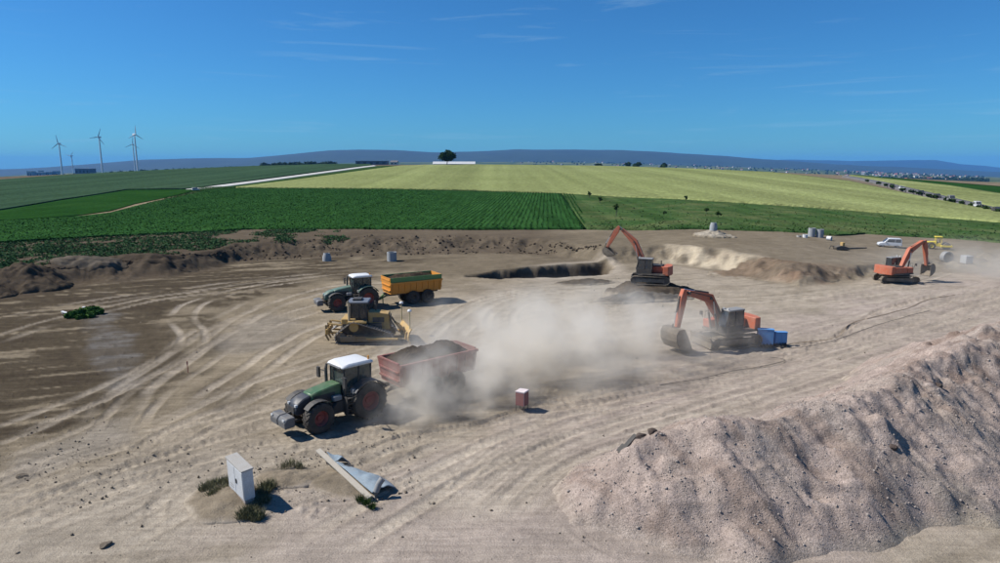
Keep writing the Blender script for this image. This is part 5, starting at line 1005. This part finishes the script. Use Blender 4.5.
# weeds on the bank crest and meadow tufts
mc = []
for i in range(800):
    px_ = g.uniform(590, 1010); lo_ = np.interp(px_, [586, 657, 750, 800, 835, 865, 955, 1000], [229, 230, 230.8, 233, 236, 234, 239, 243]); py_ = lo_ - 28 * g.random() ** 1.8 + g.gauss(0, .6); p_ = G(px_, py_, float(hB((px_ - 500) / F))); 
    if py_ > np.interp(px_, [563, 700, 850, 1000], [196, 203, 213, 226]): mc.append(p_)
mc = np.array(mc); cen = np.stack([mc[:, 0], mc[:, 1], T(mc[:, 0], mc[:, 1], False) + .38], -1); mr = .08 + .2 * rng.random(len(cen)) ** 2
o = leaf_mesh('meadow_tufts', cen, mr, np.full(len(cen), 9), .12, M_mead, 23, None, 'stuff', .4, .7); o['label'] = 'uneven tufts of grass and weeds in the meadow'
# tufts round the cabinet and sheeting: each patch is a plant thing
def tuft(name, label, spots, mat, seed, blade=True, n_=160, size=.30):
    c0 = np.mean([G(a, b_, 0) for a, b_, r in spots], 0); cen = np.array([(G(a, b_, 0)[0] - c0[0], G(a, b_, 0)[1] - c0[1], gz(*G(a, b_, 0)[:2]) + (.0 if blade else r * .5)) for a, b_, r in spots])
    o = leaf_mesh(name, cen, [r for a, b_, r in spots], np.full(len(spots), n_), size, mat, seed, None, None, .3, .8, blade); o.location = (c0[0], c0[1], 0); return tag(o, label, 'weeds')
tuft('weed_clump', 'grey-green weeds growing left of the white cabinet', [(216, 487, .45), (208, 490, .35), (224, 492, .45), (214, 496, .3), (228, 484, .35)], M_weed2, 31, True, 650, .16)
tuft('weed_clump', 'weeds with shade in their leaf colour at the right foot of the white cabinet', [(252, 512, .4), (260, 503, .45), (262, 494, .4), (246, 517, .35), (268, 488, .4), (257, 518, .3)], leafy('shaded_weed', (.09, .10, .055), (.14, .14, .08), (.21, .19, .12), 3.0), 32, True, 700, .15)  # darker copy of the weed colour, painted for the cabinet's shade side
tuft('weed_clump', 'small green weeds at the lower end of the plank', [(360, 501, .22), (367, 505, .16), (372, 509, .14)], M_tree2, 33, True, 120, .14)
tuft('weed_clump', 'grass on the low hump behind the white cabinet', [(285, 467, .35), (292, 464, .3), (300, 468, .25)], M_weed2, 34, True, 90, .16)
tuft('weed_bush', 'dense green weeds between the two white rails', [(70, 319, .4), (76, 318.5, .5), (82, 317.5, .55), (88, 316, .6), (94, 315, .6), (99, 315, .45), (91, 318.5, .4), (80, 320, .35)], leafy('bright_weed', (.03, .08, .018), (.05, .11, .028), (.08, .14, .045), 3), 35, False, 420, .14)
# trees
def tree(name, label, loc, h, cr, mat, seed, group=None, n_=900, leaf=None, trunk_f=.35, squash=.8, lobes=16):
    t = thing(name, label, 'tree', loc, 0, group); g = random.Random(seed); tr = MB().tube([(0, 0, -.3), (.02 * h, 0, h * trunk_f), (.0, .01 * h, h * .72)], [h * .03, h * .024, h * .01], 8)
    for k in range(6):
        a = g.uniform(0, 6.28); z0 = h * g.uniform(trunk_f * .9, .6); tr.tube([(0, 0, z0), (cr * .35 * math.cos(a), cr * .35 * math.sin(a), z0 + h * .12), (cr * .7 * math.cos(a), cr * .7 * math.sin(a), z0 + h * .2)], [h * .014, h * .009, h * .004], 6)
    tr.build('trunk', M_wood, t); cz = h * (trunk_f + 1) / 2; rz_ = (h - h * trunk_f * .9) / 2; cs, rs = [], []
    for k in range(lobes):
        d = Vector((g.gauss(0, 1), g.gauss(0, 1), g.gauss(0, 1))).normalized() * (g.random() ** .5) * .72; cs.append((d.x * cr, d.y * cr, cz + d.z * rz_)); rs.append(cr * g.uniform(.28, .45))
    leaf_mesh('crown', cs, rs, np.full(lobes, n_ // lobes), leaf or cr * .09, mat, seed, t, None, .3, squash, shell=.35); return t
p = P(447, 165.2); tree('lone_tree', 'round dark lone tree in front of the long white wall on the horizon', (p.x, p.y, p.z), 13.5, 8.6, M_tree, 41, None, 2600, .8, .24, .8, 26)
for i, (a, b_, h, cr, lb) in enumerate([(589, 198.5, 3.2, 1.2, 'slender sapling at the left end of the meadow top edge'), (600, 203.5, 2.6, 1.4, 'small round sapling in the left part of the meadow'), (616, 217, 3.8, 1.5, 'tallest sapling in the meadow above the far excavator boom'),
                                        (686, 202.5, 2.8, 1.3, 'sapling on the upper meadow edge above the pale cut slope'), (706, 215, 2.4, 1.2, 'bushy sapling in the meadow above the concrete cone'), (718, 219, 2.0, 1.2, 'low bush in the meadow right of the bushy sapling'), (664, 217, 1.8, .9, 'small low sapling in the middle of the meadow')]):
    p = P(a, b_); tree('sapling', lb, (p.x, p.y, p.z + .1), h * .8, cr * .65, M_tree2, 50 + i, 'saplings in the meadow', 260, .17, .3, .9, 8)
for i, (a, d, h, cr, lb) in enumerate([(599, 1300, 14, 9, 'single rounded tree on the skyline left of the dark tree pair'), (628, 1250, 13, 8, 'left tree of the dark pair on the skyline'), (637, 1240, 15, 9, 'right tree of the dark pair on the skyline'), (664, 1250, 13, 10, 'broad dark tree alone on the skyline right of the pair')]):
    x = (a - 500) / F * CP * d; pyv = {599: 165.2, 628: 164.2, 637: 163.6, 664: 165.3}[a]; zt = CAM_H + (165.4 - (pyv - 2.2)) / F * d; tree('skyline_tree', lb, (x, d, zt - h), h, cr, M_tree, 70 + i, 'trees on the skyline', 700, 1.6, .12, .7, 12)
# ------------------------------------------------------------------ wind turbines
M_turb = paint('turbine_white', (.62, .65, .70), .5, dirt=.0)
def turbine(label, px_, py_base, py_hub, d, blade, rot, yaw, wcol=None):
    x = (px_ - 500) / F * CP * d; zh = CAM_H + (165.4 - py_hub) / F * d; zb = CAM_H + (165.4 - py_base) / F * d - 14
    t = thing('wind_turbine', label, 'wind turbine', (x, d, zb), yaw, 'wind turbines on the left horizon'); h = zh - zb
    MB().tube([(0, 0, 0), (0, 0, h * .5), (0, 0, h)], [2.3, 1.9, 1.4], 16).build('tower', M_turb, t, 0, True)
    MB().box(-2.0, 2.0, -4, 7, h - .5, h + 4.0).build('nacelle', M_turb, t, .8); MB().lathe([(.1, -6.5), (1.6, -5.6), (2.0, -4.0)], 16, (0, 0, h + 1.8)).build('hub', M_turb, t, 0, True)
    for k in range(3):
        a = rot + k * 2 * math.pi / 3; b = MB(); ca, sa = math.sin(a), math.cos(a); m = lambda r, c, th: (r * ca + c * sa, -5.0 + th, h + 1.8 + r * sa - c * ca)
        secs = [(1.2, 1.3, .9), (blade * .2, 2.3, .6), (blade * .5, 1.7, .4), (blade * .8, 1.1, .25), (blade, .4, .1)]; v = []
        for r, c, th in secs: v += [m(r, -c * .4, -th), m(r, c * .6, -th), m(r, c * .6, th), m(r, -c * .4, th)]
        f = [(i * 4 + j, i * 4 + (j + 1) % 4, i * 4 + 4 + (j + 1) % 4, i * 4 + 4 + j) for i in range(len(secs) - 1) for j in range(4)] + [(0, 1, 2, 3), tuple(len(v) - 4 + j for j in range(4))]
        b.add(v, f).build('blade', M_turb, t)
    return t
turbine('leftmost tall wind turbine on the horizon', 61.5, 176.5, 145, 1900, 25, R(-8), R(5)); turbine('small distant wind turbine second from the left', 72.5, 174.5, 156.5, 3000, 28, R(40), R(-8)); turbine('tall wind turbine standing alone in the middle of the row', 102, 173, 138.8, 1800, 25, R(22), R(0))
turbine('slightly shorter wind turbine just left of the rightmost one', 134.8, 172, 145.5, 2300, 27, R(5), R(20)); turbine('rightmost and tallest wind turbine on the horizon', 137.4, 172, 136.3, 1750, 23, R(2), R(60))
# ------------------------------------------------------------------ far buildings
M_bw = paint('far_white_wall', (.50, .51, .52), .8, dirt=.05, scale=.1); M_bb = paint('far_blue_shed', (.11, .14, .21), .7, dirt=.05, scale=.1); M_bg = paint('far_grey_block', (.30, .34, .40), .8, dirt=.05, scale=.1); M_rr = paint('red_roof_tiles', (.30, .085, .055), .8, dirt=.15, scale=.1); M_rg = paint('grey_roof', (.12, .115, .12), .8, dirt=.1, scale=.1); M_win = paint('dark_pane', (.03, .035, .045), .3, dirt=.0)
def block(name, label, cat, px0, px1, py0, py1, d, depth, wall, roof, gable=0.0, sink=12.0, windows=0, group=None):
    x0, x1 = (px0 - 500) / F * CP * d, (px1 - 500) / F * CP * d; zt = CAM_H + (165.4 - py0) / F * d; zb = CAM_H + (165.4 - py1) / F * d - sink; cx = (x0 + x1) / 2; w_ = (x1 - x0) / 2
    t = thing(name, label, cat, (cx, d, zb), 0, group); h = zt - zb; MB().box(-w_, w_, -depth / 2, depth / 2, 0, h).build('wall', wall, t)
    if gable: MB().add([(-w_ - .4, -depth / 2 - .4, h + .02), (w_ + .4, -depth / 2 - .4, h + .02), (w_ + .4, depth / 2 + .4, h + .02), (-w_ - .4, depth / 2 + .4, h + .02), (-w_ - .4, 0, h + gable), (w_ + .4, 0, h + gable)], [(0, 1, 5, 4), (2, 3, 4, 5), (0, 4, 3), (1, 2, 5), (0, 3, 2, 1)]).build('roof', roof, t)
    else: MB().box(-w_ - .3, w_ + .3, -depth / 2 - .3, depth / 2 + .3, h + .01, h + .5).build('roof', roof, t)
    for k in range(windows): xx = -w_ + 2 * w_ * (k + .5) / windows; MB().box(xx - w_ / windows * .45, xx + w_ / windows * .45, -depth / 2 - .15, -depth / 2 - .02, h - (h - sink) * .75, h - (h - sink) * .3).build('window', M_win, t)
    return t
block('long_white_hall', 'long low white building behind the lone tree', 'building', 433.5, 475, 164.0, 164.9, 715, 10, M_bw, M_bw, 2.6, 6, 0)
block('blue_shed', 'dark blue long shed on the skyline left of the lone tree', 'building', 357, 388, 161.3, 164.5, 1250, 24, M_bb, M_rg, 0, 14, 5); block('small_hall', 'small pale gabled hall between the blue shed and the white building', 'building', 391, 398, 162.2, 164.5, 1250, 14, M_bw, M_rg, 3, 14, 2)
block('dark_blue_hall', 'dark blue hall between two turbines on the left horizon', 'building', 78, 92, 168.5, 174, 2300, 40, M_bb, M_bg, 0, 20, 4)
for i, (a, b_, t0, lb) in enumerate([(28, 33, 168.8, 'leftmost grey block on the left horizon'), (37, 43, 170, 'low wide grey block second from the left on the horizon'), (47, 50, 169.5, 'narrow grey block third from the left on the horizon'), (54, 57.5, 168.6, 'grey block just left of the leftmost turbine'), (39.5, 41, 168.2, 'thin grey tower above the low wide block')]): block('distant_block', lb, 'building', a, b_, t0 + 2.2, 177, 3200 + i * 30, 30, M_bg, M_bg, 0, 25, 2, 'grey blocks on the left horizon')
# the town below the hills: each house its own thing
g = random.Random(17); hw = paint('house_wall', (.50, .48, .45), .8, dirt=.1, scale=.1); hw2 = paint('house_wall_light', (.45, .45, .45), .8, dirt=.05, scale=.1)
def tz(x, y): return float(T(x, y))
cnt = 0
for i in range(160):
    px_ = g.uniform(505, 965) if g.random() < .55 else g.gauss(890, 40); d = g.uniform(4300, 8000) if px_ < 800 else g.uniform(3200, 7500)
    if not 500 < px_ < 985: continue
    x = (px_ - 500) / F * CP * d; z = tz(x, d); pj = project(x, d, z + 10)
    crest_py = np.interp(px_, [q[0] for q in CRX], [q[1] for q in CRX])
    if pj[1] > crest_py - .3 and px_ < 930: continue
    w_, dp, h = g.uniform(9, 24), g.uniform(9, 14), g.uniform(6, 13); wall = hw if g.random() < .5 else hw2; roof = M_rr if g.random() < .6 else M_rg
    red = roof is M_rr; lb = ('tiny far house with a red roof in the town below the hills' if red else 'tiny far house with a grey roof in the town below the hills')
    t = thing('town_house', lb, 'house', (x, d, z - 2), g.uniform(-.6, .6), 'red-roofed houses of the far town' if red else 'grey-roofed houses of the far town')
    MB().box(-w_ / 2, w_ / 2, -dp / 2, dp / 2, 0, h + 2).build('wall', wall, t); MB().add([(-w_ / 2 - .4, -dp / 2 - .4, h + 2.02), (w_ / 2 + .4, -dp / 2 - .4, h + 2.02), (w_ / 2 + .4, dp / 2 + .4, h + 2.02), (-w_ / 2 - .4, dp / 2 + .4, h + 2.02), (-w_ / 2 - .4, 0, h + 6), (w_ / 2 + .4, 0, h + 6)], [(0, 1, 5, 4), (2, 3, 4, 5), (0, 4, 3), (1, 2, 5), (0, 3, 2, 1)]).build('roof', roof, t)
    cnt += 1
# woods far off (one mass each)
def wood(name, label, pxa, pxb, d0, d1, n_, h0, h1, seed, zoff=None, leaf=2.2, each=60):
    g = np.random.default_rng(seed); px_ = g.uniform(pxa, pxb, n_); d = g.uniform(d0, d1, n_); x = (px_ - 500) / F * CP * d; z = np.array([tz(a, b_) for a, b_ in zip(x, d)]) if zoff is None else np.full(n_, 0.) + zoff(px_, d); h = g.uniform(h0, h1, n_)
    o = leaf_mesh(name, np.stack([x, d, z + h * .5], -1), h * .55, np.full(n_, each), leaf, M_fartree, seed, None, 'stuff', .4, .9, shell=.5); o['label'] = label; return o
wood('wood', 'dark strip of wood on the skyline left of the hill', 262, 335, 1500, 1560, 90, 9, 15, 5, lambda p, d: CAM_H + (165.4 - np.interp(p, [262, 335], [167.2, 165.6])) / F * d - 3, 1.7, 110)
wood('hedge', 'dark tree line along the left horizon below the turbines', 0, 265, 2300, 2400, 130, 8, 14, 6, lambda p, d: CAM_H + (165.4 - np.interp(p, [0, 60, 140, 265], [180, 175.5, 171.5, 167])) / F * d - 5, 2.2, 40)
wood('town_trees', 'dark trees between the houses of the far town', 520, 985, 3000, 8000, 520, 9, 16, 7, None, 4.0, 34)
wood('wood', 'dark green wood at the far right below the hills', 860, 990, 2600, 3600, 230, 12, 20, 8, None, 3.0, 60)
wood('wood', 'thin tree line behind the grain field on the right', 690, 870, 1900, 3000, 160, 8, 14, 9, None, 2.5, 40)
# ------------------------------------------------------------------ country road: traffic and bushes
cars = [(892, 187.6, M_black, False, 'small dark car farthest along the country road'), (901.5, 190.2, M_silver, False, 'silver car on the country road between two dark cars'), (921, 194.9, M_bluedark, False, 'dark blue car on the country road near the middle'), (937, 198.6, M_black, False, 'dark car on the country road behind the white truck'), (951, 202.2, M_grey, True, 'grey van on the country road behind the white truck'), (997, 213.6, M_black, False, 'dark car nearest on the country road at the right edge')]
rdir = lambda a, b_: math.atan2(P(a + 6, b_ + 1.5).y - P(a, b_).y, P(a + 6, b_ + 1.5).x - P(a, b_).x)
for a, b_, m_, vn, lb in cars:
    p = P(a, b_); car('car', lb, 'car' if not vn else 'van', (p.x, p.y, p.z + .36), rdir(a, b_), m_, 4.4, 1.8, 1.5 if not vn else 2.0, vn, 'traffic on the country road')
p = P(977, 208.4); car('van', 'white delivery van on the country road near the right edge', 'van', (p.x, p.y, p.z + .36), rdir(977, 208.4), M_white, 4.8, 1.9, 2.1, True, 'traffic on the country road', .85)
for i in range(16):
    a = 868 + i * 8.6 + random.uniform(-2, 2); b_ = np.interp(a, [842, 872, 920, 960, 1000], [177.2, 182.8, 195.3, 204.7, 214.6]); p = P(a, b_)
    n_ = ['first', 'second', 'third', 'fourth', 'fifth', 'sixth', 'seventh', 'eighth', 'ninth', 'tenth', 'eleventh', 'twelfth', 'thirteenth', 'fourteenth', 'fifteenth', 'sixteenth'][i]
    o = leaf_mesh('roadside_bush', [(0, 0, .5), (random.uniform(-1, 1), .3, .6), (random.uniform(-1.5, 1.5), -.3, .4)], [.9, .7, .6], [70, 60, 50], .3, M_tree, 200 + i, None, None, .3, .8); o.location = (p.x, p.y, p.z + .3); tag(o, f'{n_} bush from the far end along the country road', 'bush', 'bushes along the country road')
p = P(196, 191.2); car('parked_van', 'white van at the lower end of the concrete road', 'van', (p.x, p.y, p.z + .3), R(35), M_white, 4.6, 1.9, 2.0, True, None, .6)
# ------------------------------------------------------------------ dust in the air
def dust(name, label, c, r, dens, seed, col=(.89, .845, .765), scale=.34, lo=.44, hi=.68, rz=0.0):
    m = bpy.data.materials.new('dust_air'); m.use_nodes = True; n = m.node_tree; n.nodes.clear(); t = n.nodes.new('ShaderNodeTexCoord'); ge = n.nodes.new('ShaderNodeNewGeometry')
    le = n.nodes.new('ShaderNodeVectorMath'); le.operation = 'LENGTH'; n.links.new(t.outputs['Object'], le.inputs[0])
    fo = n.nodes.new('ShaderNodeMapRange'); fo.interpolation_type = 'SMOOTHSTEP'; fo.inputs['From Min'].default_value = 1.0; fo.inputs['From Max'].default_value = .15; n.links.new(le.outputs['Value'], fo.inputs['Value'])
    ad = n.nodes.new('ShaderNodeVectorMath'); ad.operation = 'ADD'; ad.inputs[1].default_value = (seed * 13.7, 0, 0); n.links.new(ge.outputs['Position'], ad.inputs[0])
    z = noise_node(n, scale, 3, .6, ad.outputs[0]); mr = n.nodes.new('ShaderNodeMapRange'); mr.interpolation_type = 'SMOOTHSTEP'; mr.inputs['From Min'].default_value = lo; mr.inputs['From Max'].default_value = hi; mr.inputs['To Min'].default_value = .08; mr.inputs['To Max'].default_value = 1.0; n.links.new(z.outputs[0], mr.inputs['Value'])
    mu = n.nodes.new('ShaderNodeMath'); mu.operation = 'MULTIPLY'; n.links.new(fo.outputs[0], mu.inputs[0]); n.links.new(mr.outputs[0], mu.inputs[1]); m2 = n.nodes.new('ShaderNodeMath'); m2.operation = 'MULTIPLY'; m2.inputs[1].default_value = dens; n.links.new(mu.outputs[0], m2.inputs[0])
    vo = n.nodes.new('ShaderNodeVolumePrincipled'); vo.inputs['Color'].default_value = (*col, 1); vo.inputs['Anisotropy'].default_value = 0.0; n.links.new(m2.outputs[0], vo.inputs['Density']); oo = n.nodes.new('ShaderNodeOutputMaterial'); n.links.new(vo.outputs[0], oo.inputs['Volume'])
    bm = bmesh.new(); bmesh.ops.create_icosphere(bm, subdivisions=3, radius=1); me = bpy.data.meshes.new(name); bm.to_mesh(me); bm.free(); me.materials.append(m); o = bpy.data.objects.new(name, me); COL.objects.link(o); o.location = c; o.scale = r; o.rotation_euler = (0, 0, rz); o['kind'] = 'stuff'; o['label'] = label; return o
q = G(560, 385, 0); dust('dust_cloud', 'thick pale dust cloud trailing behind the red trailer', (3.8, 42.5, 1.5), (14.5, 8.0, 5.0), .62, 1, rz=R(18))
q = G(425, 405, 0); dust('dust_cloud', 'dust boiling round the wheels of the near tractor and trailer', (-2.4, 36.0, .8), (7.4, 4.0, 3.4), 1.3, 2, rz=R(40), scale=.5)
dust('dust_cloud', 'thin dust drifting round the digging excavator', (13.2, 46.0, 1.0), (7.5, 5.0, 3.6), .34, 3)
dust('dust_cloud', 'pale dust blowing over the far right corner of the site', (60.0, 80.0, .8), (22.0, 11.0, 4.6), .12, 4, scale=.15)
# ------------------------------------------------------------------ air
m = bpy.data.materials.new('air'); m.use_nodes = True; n = m.node_tree; n.nodes.clear()
vo = n.nodes.new('ShaderNodeVolumePrincipled'); vo.inputs['Color'].default_value = (.12, .42, 1.0, 1); vo.inputs['Density'].default_value = 3.7e-5
vo.inputs['Anisotropy'].default_value = 0.0
oo = n.nodes.new('ShaderNodeOutputMaterial'); n.links.new(vo.outputs[0], oo.inputs['Volume'])
hz = MB().box(-34000, 34000, -3000, 24500, -420, 305).build('haze', m); hz['kind'] = 'stuff'
